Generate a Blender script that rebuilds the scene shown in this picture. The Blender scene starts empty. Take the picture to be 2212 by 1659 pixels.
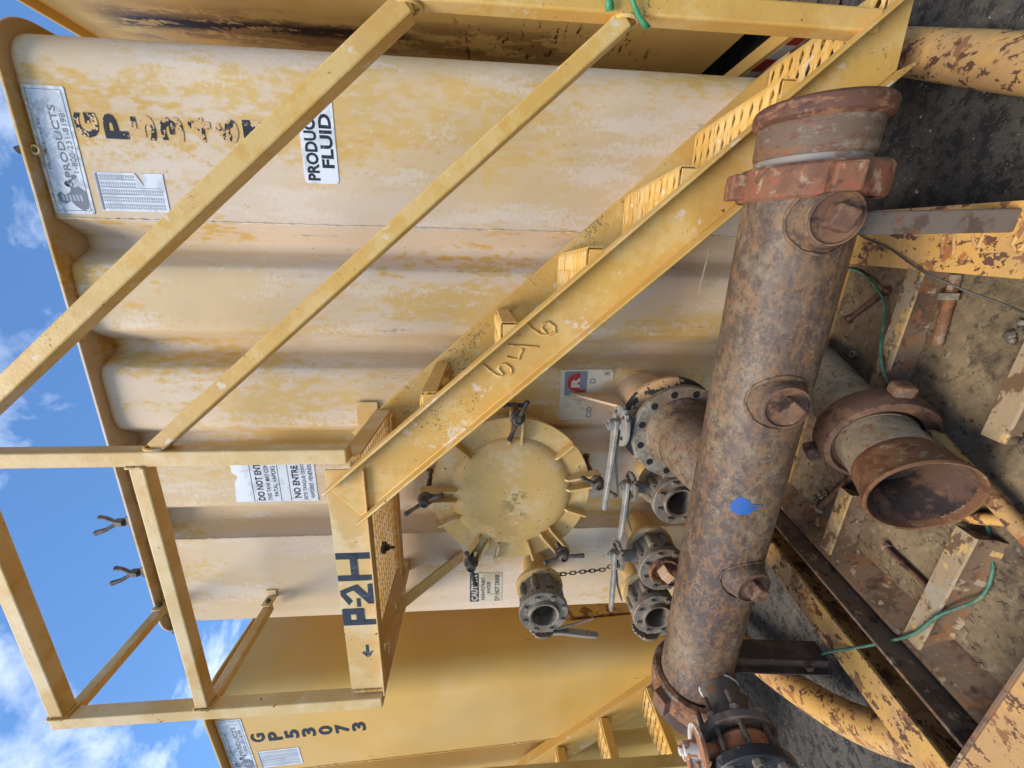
import bpy, math, random
from mathutils import Vector, Matrix, Quaternion
random.seed(7)
sc = bpy.context.scene
COL = sc.collection
R = math.radians
# ------------------------------------------------------------------ camera
HC = 1.38                       # eye height (m); world = tank frame, X right along the tank fronts, Y away, Z up
YAW, PITCH, FPX = 16.0, 4.2, 837.0
yw, pt = R(YAW), R(PITCH)
f0 = Vector((-math.sin(yw), math.cos(yw), 0)); r0 = Vector((math.cos(yw), math.sin(yw), 0)); u0 = Vector((0, 0, 1))
fw = f0*math.cos(pt) - u0*math.sin(pt); up = u0*math.cos(pt) + f0*math.sin(pt)
cam = bpy.data.cameras.new('camera'); camo = bpy.data.objects.new('camera', cam); COL.objects.link(camo)
cam.sensor_width = 36; cam.sensor_fit = 'HORIZONTAL'; cam.lens = 36*FPX/2212; cam.clip_start = 0.02; cam.clip_end = 2000
X_, Y_, Z_ = -up, r0, -fw       # the photograph is turned on its side: picture left is up
camo.matrix_world = Matrix(((X_.x, Y_.x, Z_.x, 0), (X_.y, Y_.y, Z_.y, 0), (X_.z, Y_.z, Z_.z, HC), (0, 0, 0, 1)))
sc.camera = camo
try:
    cy = sc.cycles; cy.max_bounces = 6; cy.diffuse_bounces = 3; cy.glossy_bounces = 2; cy.caustics_reflective = False; cy.caustics_refractive = False
except Exception: pass
# ------------------------------------------------------------------ sky and sun
SUN = Vector((-0.42, -0.62, 1.2)).normalized()
w = bpy.data.worlds.new('World'); sc.world = w; w.use_nodes = True
wn, wl = w.node_tree.nodes, w.node_tree.links
bg = wn['Background']; bg.inputs['Strength'].default_value = 0.14
sky = wn.new('ShaderNodeTexSky'); sky.sky_type = 'NISHITA'; sky.sun_disc = False
sky.sun_elevation = math.asin(SUN.z); sky.sun_rotation = math.atan2(SUN.x, SUN.y); sky.air_density = 1.0; sky.dust_density = 0.25; sky.ozone_density = 3.2
tc = wn.new('ShaderNodeTexCoord'); sep = wn.new('ShaderNodeSeparateXYZ'); wl.new(tc.outputs['Generated'], sep.inputs[0])
zz = wn.new('ShaderNodeMath'); zz.operation = 'MAXIMUM'; wl.new(sep.outputs[2], zz.inputs[0]); zz.inputs[1].default_value = 0.02
za = wn.new('ShaderNodeMath'); za.operation = 'ADD'; wl.new(zz.outputs[0], za.inputs[0]); za.inputs[1].default_value = 0.25
dv = wn.new('ShaderNodeVectorMath'); dv.operation = 'DIVIDE'
cz = wn.new('ShaderNodeCombineXYZ')
for i in range(3): wl.new(za.outputs[0], cz.inputs[i])
wl.new(tc.outputs['Generated'], dv.inputs[0]); wl.new(cz.outputs[0], dv.inputs[1])
cmap = wn.new('ShaderNodeMapping'); wl.new(dv.outputs[0], cmap.inputs['Vector'])
cmap.inputs['Location'].default_value = (15.20, 5.02, 0); cmap.inputs['Scale'].default_value = (1.0, 1.25, 0.0); cmap.inputs['Rotation'].default_value = (0, 0, 0.5)
cn = wn.new('ShaderNodeTexNoise'); cn.inputs['Scale'].default_value = 3.0; cn.inputs['Detail'].default_value = 9; cn.inputs['Roughness'].default_value = 0.58; cn.inputs['Distortion'].default_value = 0.25
wl.new(cmap.outputs[0], cn.inputs['Vector'])
cr = wn.new('ShaderNodeValToRGB'); cr.color_ramp.elements[0].position = 0.51; cr.color_ramp.elements[1].position = 0.80
cr.color_ramp.elements[0].color = (0, 0, 0, 1); cr.color_ramp.elements[1].color = (1, 1, 1, 1)
wl.new(cn.outputs['Fac'], cr.inputs[0])
cm = wn.new('ShaderNodeMix'); cm.data_type = 'RGBA'; wl.new(cr.outputs[0], cm.inputs[0]); hsv = wn.new('ShaderNodeHueSaturation'); hsv.inputs['Saturation'].default_value = 1.15; hsv.inputs['Value'].default_value = 1.1; wl.new(sky.outputs[0], hsv.inputs['Color']); wl.new(hsv.outputs[0], cm.inputs[6]); cm.inputs[7].default_value = (8.2, 8.5, 9.0, 1)
wl.new(cm.outputs[2], bg.inputs['Color'])
sl = bpy.data.lights.new('sun', 'SUN'); sl.energy = 2.6; sl.angle = R(28); sl.color = (1.0, 0.93, 0.83)
so = bpy.data.objects.new('sun', sl); COL.objects.link(so); so.rotation_mode = 'QUATERNION'; so.rotation_quaternion = SUN.to_track_quat('Z', 'Y'); so.location = SUN*30
vs = sc.view_settings; vs.view_transform = 'Standard'; vs.look = 'None'; vs.exposure = 0.72; vs.gamma = 1.0
try: vs.use_curve_mapping = False
except Exception: pass

# ------------------------------------------------------------------ materials
def srgb(r, g, b):
    f = lambda c: (c/255/12.92 if c/255 <= 0.04045 else ((c/255+0.055)/1.055)**2.4)
    return (f(r), f(g), f(b), 1)
MATS = {}
def mat(name, base, layers=(), rough=0.6, metal=0.0, bumps=(), vary=True):
    """base colour plus noise-masked layers; every layer: color, scale, thr, soft, st (stretch), seed, box"""
    m = bpy.data.materials.new(name); m.use_nodes = True; n, l = m.node_tree.nodes, m.node_tree.links
    bs = n['Principled BSDF']; bs.inputs['Roughness'].default_value = rough; bs.inputs['Metallic'].default_value = metal
    bs.inputs['Specular IOR Level'].default_value = 0.35
    tcn = n.new('ShaderNodeTexCoord'); co = tcn.outputs['Object']
    pos = co
    if vary:
        oi = n.new('ShaderNodeObjectInfo'); mu = n.new('ShaderNodeMath'); mu.operation = 'MULTIPLY'; l.new(oi.outputs['Random'], mu.inputs[0]); mu.inputs[1].default_value = 13.7
        ad = n.new('ShaderNodeVectorMath'); ad.operation = 'ADD'; l.new(co, ad.inputs[0]); l.new(mu.outputs[0], ad.inputs[1]); co = ad.outputs[0]
    def noise(scale, st=(1, 1, 1), seed=0.0, detail=6, rgh=0.6, dist=0.0):
        mp = n.new('ShaderNodeMapping'); mp.inputs['Scale'].default_value = st; mp.inputs['Location'].default_value = (seed*3.1, seed*1.7, seed*2.3); l.new(co, mp.inputs[0])
        t = n.new('ShaderNodeTexNoise'); t.inputs['Scale'].default_value = scale; t.inputs['Detail'].default_value = detail; t.inputs['Roughness'].default_value = rgh; t.inputs['Distortion'].default_value = dist
        l.new(mp.outputs[0], t.inputs['Vector']); return t.outputs['Fac']
    cur = None
    col = n.new('ShaderNodeRGB'); col.outputs[0].default_value = base; cur = col.outputs[0]
    rv = None
    for ly in layers:
        fac = noise(ly['scale'], ly.get('st', (1, 1, 1)), ly.get('seed', 0), ly.get('detail', 4), ly.get('rgh', 0.62), ly.get('dist', 0))
        if 'fine' in ly:       # break up the edge of a patch with a finer noise
            f2 = noise(ly['fine'], ly.get('st2', (1, 1, 1)), ly.get('seed', 0)+5, 3)
            a = n.new('ShaderNodeMath'); a.operation = 'MULTIPLY_ADD'; l.new(f2, a.inputs[0]); a.inputs[1].default_value = ly.get('finek', 0.35); l.new(fac, a.inputs[2]); 
            b = n.new('ShaderNodeMath'); b.operation = 'SUBTRACT'; l.new(a.outputs[0], b.inputs[0]); b.inputs[1].default_value = ly.get('finek', 0.35)*0.5; fac = b.outputs[0]
        mr = n.new('ShaderNodeMapRange'); mr.interpolation_type = 'SMOOTHSTEP'
        mr.inputs['From Min'].default_value = ly['thr']-ly.get('soft', 0.03); mr.inputs['From Max'].default_value = ly['thr']+ly.get('soft', 0.03); mr.inputs['To Max'].default_value = ly.get('amt', 1.0)
        l.new(fac, mr.inputs['Value']); fac = mr.outputs[0]
        if 'box' in ly:        # a stain that sits at one place: [(axis, lo, hi, soft), ...]
            sp = n.new('ShaderNodeSeparateXYZ'); l.new(pos, sp.inputs[0])
            for (ax, lo, hi, so_) in ly['box']:
                for (x0, x1) in ((lo-so_, lo+so_), (hi+so_, hi-so_)):
                    q = n.new('ShaderNodeMapRange'); q.interpolation_type = 'SMOOTHSTEP'; l.new(sp.outputs[ax], q.inputs['Value'])
                    q.inputs['From Min'].default_value = x0; q.inputs['From Max'].default_value = x1
                    if x0 > x1: q.inputs['From Min'].default_value = x1; q.inputs['From Max'].default_value = x0; q.inputs['To Min'].default_value = 1; q.inputs['To Max'].default_value = 0
                    k = n.new('ShaderNodeMath'); k.operation = 'MULTIPLY'; l.new(fac, k.inputs[0]); l.new(q.outputs[0], k.inputs[1]); fac = k.outputs[0]
        mx = n.new('ShaderNodeMix'); mx.data_type = 'RGBA'; l.new(fac, mx.inputs[0]); l.new(cur, mx.inputs[6]); mx.inputs[7].default_value = ly['color']; cur = mx.outputs[2]
        if 'rough' in ly:
            rx = n.new('ShaderNodeMix'); rx.data_type = 'FLOAT'; l.new(fac, rx.inputs[0])
            if rv is None: rx.inputs[2].default_value = rough
            else: l.new(rv, rx.inputs[2])
            rx.inputs[3].default_value = ly['rough']; rv = rx.outputs[0]
    # slight overall tone variation
    tv = noise(2.3, (1, 1, 1), 9, 2); hs = n.new('ShaderNodeHueSaturation'); q = n.new('ShaderNodeMapRange'); l.new(tv, q.inputs['Value']); q.inputs['To Min'].default_value = 0.86; q.inputs['To Max'].default_value = 1.14
    l.new(q.outputs[0], hs.inputs['Value']); l.new(cur, hs.inputs['Color']); cur = hs.outputs[0]
    l.new(cur, bs.inputs['Base Color'])
    if rv is not None: l.new(rv, bs.inputs['Roughness'])
    nrm = None
    for (bsca, bstr, bst) in bumps:
        b = n.new('ShaderNodeBump'); b.inputs['Strength'].default_value = 0.7; b.inputs['Distance'].default_value = bstr; l.new(noise(bsca, bst, 3, 3), b.inputs['Height'])
        if nrm is not None: l.new(nrm, b.inputs['Normal'])
        nrm = b.outputs[0]
    if nrm is not None: l.new(nrm, bs.inputs['Normal'])
    MATS[name] = m; return m
O = (1, 1, 1)
BEIGE, YEL, YEL2, OCH = srgb(208, 183, 156), srgb(207, 162, 82), srgb(208, 172, 112), srgb(213, 168, 84)
RUST, DRUST, ORUST = srgb(96, 58, 38), srgb(54, 34, 28), srgb(150, 88, 44)
mat('tank_paint', srgb(212, 188, 160), [
    dict(color=srgb(208, 177, 130), scale=1.4, thr=0.50, soft=0.10, st=(1.4, 1.4, .5), seed=21, amt=.85, detail=5),
    dict(color=srgb(208, 171, 104), scale=1.9, thr=0.56, soft=0.05, st=(1.3, 1.3, .36), seed=2, fine=34, finek=.36, st2=(1, 1, .5), detail=6),
    dict(color=srgb(206, 163, 88), scale=2.4, thr=0.61, soft=0.04, st=(1.25, 1.25, .42), seed=12, fine=34, finek=.36, st2=(1, 1, .5), detail=6),
    dict(color=srgb(206, 170, 108), scale=30, thr=0.66, soft=0.03, st=(1, 1, .6), seed=3, fine=90, finek=.3, amt=.7),
    dict(color=srgb(218, 199, 177), scale=5, thr=0.58, soft=0.06, st=(1.6, 1.6, .35), seed=4, fine=60, finek=.35, amt=.7, detail=6),
    dict(color=srgb(120, 98, 76), scale=70, thr=0.75, soft=0.015, seed=5, detail=2),
    dict(color=srgb(128, 114, 102), scale=3.5, thr=0.71, soft=0.05, st=(6, 6, .5), seed=6, amt=.5, fine=30, finek=.3)],
    rough=.62, bumps=[(5, .004, (1, 1, .6))], vary=False)
mat('stair_paint', YEL, [
    dict(color=srgb(216, 184, 122), scale=6, thr=0.53, soft=0.08, seed=1, amt=.6, fine=40, finek=.4),
    dict(color=srgb(196, 150, 76), scale=3, thr=0.56, soft=0.06, seed=2, amt=.6),
    dict(color=srgb(214, 190, 156), scale=12, thr=0.66, soft=0.02, seed=7, fine=70),
    dict(color=srgb(100, 90, 76), scale=3.2, thr=0.71, soft=0.02, seed=3, fine=150, finek=.62, amt=.75, rough=.8),
    dict(color=srgb(80, 60, 46), scale=40, thr=0.715, soft=0.012, seed=13, rough=.8)],
    rough=.5, bumps=[(120, .0006, O), (30, .001, O)])
mat('platform_paint', srgb(210, 174, 112), [
    dict(color=srgb(222, 194, 148), scale=5, thr=0.52, soft=0.1, seed=1, amt=.8),
    dict(color=srgb(203, 156, 78), scale=4, thr=0.56, soft=0.05, seed=5, amt=.7),
    dict(color=srgb(120, 78, 50), scale=40, thr=0.70, soft=0.012, seed=3, fine=120, finek=.2, rough=.8)],
    rough=.55, bumps=[(120, .0006, O), (30, .001, O)])
mat('ochre_paint', OCH, [
    dict(color=srgb(214, 176, 108), scale=1.5, thr=0.5, soft=0.12, seed=1, amt=.8),
    dict(color=srgb(110, 62, 30), scale=46, thr=0.775, soft=0.012, st=(1, 1, .35), seed=3, detail=3)],
    rough=.52, bumps=[(130, .0005, O), (4, .004, O)], vary=False)
mat('ochre_left', OCH, [
    dict(color=srgb(214, 176, 108), scale=1.5, thr=0.5, soft=0.12, seed=1, amt=.8),
    dict(color=srgb(120, 78, 40), scale=26, thr=0.725, soft=0.03, st=(1.6, 1.6, .2), seed=3, detail=4, amt=.7),
    
    dict(color=srgb(104, 60, 30), scale=9, thr=0.50, soft=0.06, st=(1, 1.6, 1.6), seed=4, fine=60, amt=.85, box=[(0, .6, 1.2, .01), (1, 1.86, 1.97, .02), (2, .60, 1.02, .05)]),
    dict(color=srgb(60, 34, 22), scale=26, thr=0.46, soft=0.06, st=(1, 1, .2), seed=8, fine=60, box=[(0, .6, 1.2, .01), (1, 1.855, 1.872, .007), (2, .52, 1.04, .04)])],
    rough=.52, bumps=[(4, .004, O)], vary=False)
mat('ochre_right', srgb(205, 160, 84), [
    dict(color=srgb(206, 170, 104), scale=1.5, thr=0.5, soft=0.12, seed=1, amt=.8),
    dict(color=srgb(120, 84, 44), scale=6, thr=0.50, soft=0.08, st=(1, 2.0, .5), seed=15, fine=40, amt=.7, box=[(0, -2, -1.6, .01), (1, 2.0, 2.26, .06), (2, .7, 2.75, .15)]),
    dict(color=srgb(46, 30, 24), scale=6, thr=0.46, soft=0.04, st=(1, 2.2, .35), seed=14, fine=40, finek=.45, box=[(0, -2, -1.6, .01), (1, 2.07, 2.16, .03), (2, 1.45, 2.7, .12)]),
    dict(color=srgb(70, 44, 28), scale=20, thr=0.615, soft=0.03, st=(1, .4, 2.2), seed=4, fine=60, finek=.3, box=[(0, -2, -1.6, .01), (1, 1.95, 2.32, .05), (2, .35, 1.25, .08)])],
    rough=.5, bumps=[(4, .004, O)], vary=False)
mat('header_rust', srgb(100, 81, 65), [
    dict(color=srgb(72, 57, 49), scale=2.4, thr=0.49, soft=0.13, st=(.6, 1, 1), seed=2, fine=30, finek=.4, amt=.9),
    dict(color=srgb(130, 111, 86), scale=2.6, thr=0.56, soft=0.11, st=(.6, 1, 1), seed=3, fine=40, finek=.55, amt=.8),
    dict(color=srgb(130, 93, 58), scale=30, thr=0.54, soft=0.08, st=(.7, 1.6, 1.6), seed=1, fine=100, finek=.6, amt=.6),
    dict(color=srgb(58, 45, 39), scale=46, thr=0.58, soft=0.06, st=(.8, 1.5, 1.5), seed=4, fine=120, amt=.5),
    dict(color=srgb(152, 137, 112), scale=15, thr=0.63, soft=0.05, st=(.5, 1, 1), seed=6, fine=120, finek=.8, amt=.28),
    dict(color=srgb(52, 42, 38), scale=5, thr=0.64, soft=0.06, st=(.7, 1, 1), seed=8, fine=50, finek=.4, amt=.4)],
    rough=.55, bumps=[(120, .0014, O), (30, .0016, O)], vary=False)
mat('skid_paint', srgb(200, 154, 84), [
    dict(color=srgb(176, 138, 92), scale=3, thr=0.5, soft=0.1, seed=1, amt=.9, fine=40),
    dict(color=srgb(138, 96, 62), scale=7, thr=0.585, soft=0.014, seed=2, fine=60, finek=.4, rough=.85),
    dict(color=srgb(98, 68, 50), scale=34, thr=0.58, soft=0.012, st=(1, .6, 1), seed=3, fine=110, finek=.3, rough=.85),
    dict(color=srgb(160, 104, 60), scale=12, thr=0.64, soft=0.03, seed=4, fine=60)],
    rough=.55, bumps=[(90, .001, O), (30, .0015, O)])
mat('skid_rust', srgb(118, 96, 74), [
    dict(color=srgb(98, 74, 54), scale=9, thr=0.53, soft=0.05, seed=2, fine=60, finek=.4),
    dict(color=srgb(136, 92, 56), scale=22, thr=0.58, soft=0.05, seed=3, fine=60, amt=.8),
    dict(color=srgb(72, 56, 46), scale=16, thr=0.62, soft=0.04, seed=5, fine=60),
    dict(color=srgb(164, 142, 108), scale=30, thr=0.66, soft=0.04, seed=6, fine=60)],
    rough=.8, bumps=[(50, .003, O)])
mat('angle_top', srgb(152, 130, 98), [
    dict(color=srgb(186, 152, 94), scale=9, thr=0.54, soft=0.03, seed=1, fine=50, finek=.4),
    dict(color=srgb(104, 78, 54), scale=24, thr=0.55, soft=0.04, st=(.5, 1, 1), seed=2, fine=70),
    dict(color=srgb(150, 138, 116), scale=6, thr=0.60, soft=0.05, seed=3, fine=50)], rough=.75, bumps=[(60, .0015, O)])
mat('floor_grime', srgb(112, 96, 73), [
    dict(color=srgb(134, 115, 87), scale=2.6, thr=0.5, soft=0.12, seed=1, fine=30, finek=.4, detail=6),
    dict(color=srgb(84, 71, 56), scale=4, thr=0.55, soft=0.09, seed=2, fine=40, finek=.5, detail=6),
    dict(color=srgb(110, 82, 58), scale=3.4, thr=0.60, soft=0.08, seed=3, fine=40, finek=.5, amt=.6, detail=6),
    dict(color=srgb(146, 134, 112), scale=40, thr=0.64, soft=0.06, seed=4, fine=110, amt=.6),
    dict(color=srgb(62, 52, 43), scale=44, thr=0.63, soft=0.06, seed=6, fine=110, amt=.8)],
    rough=.85, bumps=[(50, .005, O), (12, .007, O)], vary=False)
mat('grey_cast', srgb(124, 114, 100), [
    dict(color=srgb(148, 137, 119), scale=9, thr=0.52, soft=0.12, seed=1, fine=60, finek=.5, amt=.85),
    dict(color=srgb(98, 87, 74), scale=14, thr=0.55, soft=0.11, seed=2, fine=70, finek=.5, amt=.8),
    dict(color=srgb(120, 90, 62), scale=14, thr=0.60, soft=0.09, seed=3, fine=90, amt=.7)],
    rough=.6, metal=.1, bumps=[(120, .0008, O)])
mat('dark_steel', srgb(104, 94, 82), [
    dict(color=srgb(72, 64, 58), scale=20, thr=0.5, soft=0.08, seed=1),
    dict(color=srgb(120, 96, 72), scale=30, thr=0.62, soft=0.04, seed=2)], rough=.55, metal=.25, bumps=[(150, .0006, O)])
mat('handle_steel', srgb(150, 143, 130), [
    dict(color=srgb(128, 124, 116), scale=18, thr=0.53, soft=0.05, seed=1, fine=90),
    dict(color=srgb(140, 104, 78), scale=10, thr=0.66, soft=0.04, seed=2, fine=60)], rough=.55, metal=.15, bumps=[(120, .0006, O)])
mat('orange_rust', srgb(124, 86, 58), [
    dict(color=srgb(150, 134, 112), scale=9, thr=0.54, soft=0.06, seed=1, fine=60, finek=.6, amt=.85),
    dict(color=srgb(90, 58, 40), scale=13, thr=0.55, soft=0.06, seed=2, fine=60, finek=.5),
    dict(color=srgb(150, 96, 54), scale=34, thr=0.60, soft=0.05, seed=3, amt=.8)], rough=.8, bumps=[(110, .0015, O)])
mat('union_rust', srgb(100, 80, 63), [
    dict(color=srgb(128, 113, 94), scale=6, thr=0.55, soft=0.08, st=(7, 1, 1), seed=1, fine=70, finek=.5, amt=.85),
    dict(color=srgb(122, 80, 50), scale=8, thr=0.55, soft=0.07, st=(4, 1, 1), seed=2, fine=60, finek=.5, amt=.9),
    dict(color=srgb(96, 62, 44), scale=40, thr=0.60, soft=0.05, st=(2, 1, 1), seed=3, amt=.8)], rough=.72, bumps=[(90, .0012, (2, 1, 1))])
mat('rim_rust', srgb(92, 60, 44), [
    dict(color=srgb(134, 92, 62), scale=12, thr=0.53, soft=0.07, st=(5, 1, 1), seed=1, fine=60, finek=.5),
    dict(color=srgb(74, 48, 38), scale=12, thr=0.57, soft=0.06, st=(4, 1, 1), seed=2, fine=60)], rough=.72, bumps=[(90, .0012, (2, 1, 1))])
mat('bare_steel', srgb(128, 120, 110), [dict(color=srgb(176, 168, 156), scale=8, thr=.60, soft=.05, seed=1, fine=60), dict(color=srgb(112, 96, 82), scale=14, thr=.58, soft=.05, seed=2, fine=60)], rough=.5)
mat('bore_rust', srgb(84, 60, 46), [dict(color=srgb(100, 72, 50), scale=10, thr=.55, soft=.07, seed=1, fine=60), dict(color=srgb(42, 32, 28), scale=7, thr=.52, soft=.08, seed=2, fine=50)], rough=.8, bumps=[(60, .003, O)])
mat('dark_rust', srgb(98, 70, 54), [
    dict(color=srgb(120, 88, 64), scale=16, thr=0.52, soft=0.07, seed=1, fine=60),
    dict(color=srgb(66, 48, 40), scale=18, thr=0.57, soft=0.06, seed=2, fine=60)], rough=.75, bumps=[(110, .0012, O)])
mat('grey_spool', srgb(160, 142, 112), [
    dict(color=srgb(130, 116, 94), scale=7, thr=0.51, soft=0.08, seed=1),
    dict(color=srgb(126, 88, 54), scale=62, thr=0.60, soft=0.03, seed=2, fine=100, finek=.3, amt=.9),
    dict(color=srgb(124, 86, 54), scale=7, thr=0.66, soft=0.05, seed=3, fine=60, finek=.4, amt=.8)], rough=.75, bumps=[(110, .0008, O)])
mat('mouth_rust', srgb(112, 76, 48), [
    dict(color=srgb(136, 116, 88), scale=12, thr=0.60, soft=0.05, seed=1, fine=60, finek=.6, amt=.8),
    dict(color=srgb(94, 58, 36), scale=16, thr=0.55, soft=0.06, seed=2, fine=60, finek=.5)], rough=.8, bumps=[(110, .0015, O)])
mat('red_nut', srgb(120, 80, 54), [
    dict(color=srgb(140, 78, 56), scale=4, thr=0.54, soft=0.06, seed=4, fine=50, finek=.5, amt=.85),
    dict(color=srgb(158, 130, 102), scale=24, thr=0.60, soft=0.05, seed=1, fine=70, finek=.4, amt=.8),
    dict(color=srgb(104, 68, 46), scale=9, thr=0.54, soft=0.06, seed=2, fine=60, finek=.4),
    dict(color=srgb(92, 58, 42), scale=28, thr=0.62, soft=0.05, seed=3)], rough=.7, bumps=[(110, .0012, O)])
mat('faded_beige', srgb(212, 176, 136), [
    dict(color=srgb(204, 158, 100), scale=6, thr=0.58, soft=0.05, seed=1, fine=60),
    dict(color=srgb(120, 84, 58), scale=30, thr=0.70, soft=0.02, seed=2)], rough=.65, bumps=[(120, .0007, O)])
mat('hatch_paint', srgb(210, 169, 102), [
    dict(color=srgb(202, 162, 92), scale=5, thr=0.56, soft=0.08, seed=1, fine=50, amt=.8),
    dict(color=srgb(212, 184, 138), scale=4, thr=0.57, soft=0.09, seed=2, fine=40),
    dict(color=srgb(150, 122, 66), scale=16, thr=0.50, soft=0.06, seed=7, fine=60, finek=.5, amt=.9, box=[(0, -.99, -.86, .03), (2, 1.20, 1.30, .03)]),
    dict(color=srgb(190, 150, 84), scale=5, thr=0.52, soft=0.05, seed=8, fine=50, finek=.4, box=[(0, -1.12, -.95, .05), (2, 1.22, 1.52, .06)]),
    dict(color=srgb(96, 78, 52), scale=60, thr=0.70, soft=0.015, seed=9),
    dict(color=srgb(110, 84, 52), scale=34, thr=0.70, soft=0.015, seed=3, fine=80)], rough=.6, bumps=[(120, .0006, O), (9, .002, O)])
mat('chipped_flange', srgb(210, 166, 118), [
    dict(color=srgb(64, 62, 60), scale=9, thr=0.50, soft=0.01, seed=4, fine=70, finek=.3)], rough=.6, bumps=[(120, .0006, O)])
mat('pink_body', srgb(148, 116, 106), [dict(color=srgb(120, 84, 72), scale=12, thr=.54, soft=.06, seed=1)], rough=.65, bumps=[(100, .0008, O)])
mat('black_flange', srgb(42, 42, 44), [dict(color=srgb(84, 82, 80), scale=16, thr=.58, soft=.03, seed=1, fine=90)], rough=.45, bumps=[(90, .001, O)])
mat('orange_rubber', srgb(176, 112, 74), [dict(color=srgb(150, 92, 60), scale=9, thr=.54, soft=.06, seed=1)], rough=.45, bumps=[(60, .0006, O)])
mat('orange_white', srgb(168, 116, 82), [dict(color=srgb(206, 196, 182), scale=14, thr=.53, soft=.012, seed=1, fine=80)], rough=.55)
mat('sticker_white', srgb(226, 228, 230), [dict(color=srgb(204, 206, 208), scale=14, thr=.55, soft=.06, seed=1), dict(color=srgb(190, 180, 164), scale=20, thr=.68, soft=.02, seed=2, fine=80)], rough=.4)
mat('sticker_silver', srgb(196, 200, 204), [dict(color=srgb(222, 224, 226), scale=16, thr=.52, soft=.05, seed=1, dist=1.5), dict(color=srgb(170, 174, 178), scale=22, thr=.6, soft=.05, seed=2)], rough=.35)
mat('sticker_aged', srgb(206, 192, 166), [dict(color=srgb(190, 170, 136), scale=9, thr=.55, soft=.05, seed=1, fine=60), dict(color=srgb(216, 206, 184), scale=24, thr=.62, soft=.03, seed=2)], rough=.6)
mat('print_black', srgb(38, 38, 42), [dict(color=srgb(190, 186, 180), scale=60, thr=.68, soft=.02, seed=1)], rough=.5)
mat('print_aged', srgb(62, 62, 68), [dict(color=srgb(180, 170, 152), scale=44, thr=.63, soft=.02, seed=1, fine=120)], rough=.6)
mat('print_grey', srgb(120, 124, 130), rough=.5)
mat('print_lightgrey', srgb(172, 176, 184), rough=.5)
mat('print_red', srgb(176, 44, 34), [dict(color=srgb(160, 60, 50), scale=20, thr=.58, soft=.05, seed=1)], rough=.5)
mat('stencil_black', srgb(34, 36, 44), rough=.5)
mat('stencil_worn', srgb(36, 38, 46), [dict(color=srgb(214, 178, 132), scale=16, thr=.545, soft=.008, seed=3, fine=90, finek=.4)], rough=.6)
mat('stencil_gone', srgb(36, 38, 46), [dict(color=srgb(208, 166, 112), scale=11, thr=.455, soft=.008, seed=6, fine=90, finek=.4)], rough=.6)
mat('black_tape', srgb(44, 46, 52), [dict(color=srgb(70, 72, 78), scale=40, thr=.58, soft=.05, st=(1, 1, .3), seed=1)], rough=.38, bumps=[(70, .0015, (1, 1, .3))])
mat('blue_paint', srgb(40, 84, 148), [dict(color=srgb(92, 80, 76), scale=60, thr=.64, soft=.04, seed=1, fine=160)], rough=.5)
mat('green_cord', srgb(78, 116, 92), [dict(color=srgb(58, 96, 76), scale=14, thr=.52, soft=.06, seed=1), dict(color=srgb(112, 124, 98), scale=26, thr=.58, soft=.05, seed=2)], rough=.5)
mat('green_ribbon', srgb(58, 128, 82), rough=.45)
mat('wire_grey', srgb(84, 78, 70), rough=.5, metal=.4)
mat('white_sealant', srgb(200, 200, 194), rough=.5, bumps=[(90, .001, O)])
mat('black_hole', srgb(30, 26, 24), rough=.9)
mat('tape_red', srgb(140, 36, 34), rough=.35)
mat('tape_silver', srgb(176, 172, 164), rough=.3)
mat('leg_steel', srgb(104, 92, 80), [dict(color=srgb(82, 66, 54), scale=8, thr=.54, soft=.06, seed=1, fine=60), dict(color=srgb(120, 76, 48), scale=16, thr=.64, soft=.04, seed=2)], rough=.65, bumps=[(100, .001, O)])
mat('dark_leg', srgb(64, 48, 38), [dict(color=srgb(84, 64, 50), scale=12, thr=.54, soft=.06, seed=1, fine=60)], rough=.75, bumps=[(100, .001, O)])
mat('stone', srgb(150, 146, 136), [dict(color=srgb(110, 106, 100), scale=3, thr=.5, soft=.1, seed=1)], rough=.9)
mat('rubble', srgb(126, 118, 104), [dict(color=srgb(84, 76, 66), scale=30, thr=.5, soft=.08, seed=1)], rough=.9, bumps=[(90, .003, O)])
mat('asphalt', srgb(68, 64, 58), [
    dict(color=srgb(84, 79, 71), scale=2.5, thr=.52, soft=.12, seed=1, fine=40),
    dict(color=srgb(44, 43, 42), scale=30, thr=.54, soft=.08, seed=2, fine=120),
    dict(color=srgb(104, 100, 92), scale=95, thr=.66, soft=.02, seed=3, detail=3),
    dict(color=srgb(150, 146, 136), scale=48, thr=.74, soft=.015, seed=4, detail=2)], rough=.92, bumps=[(110, .004, O), (22, .004, O)], vary=False)

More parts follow.
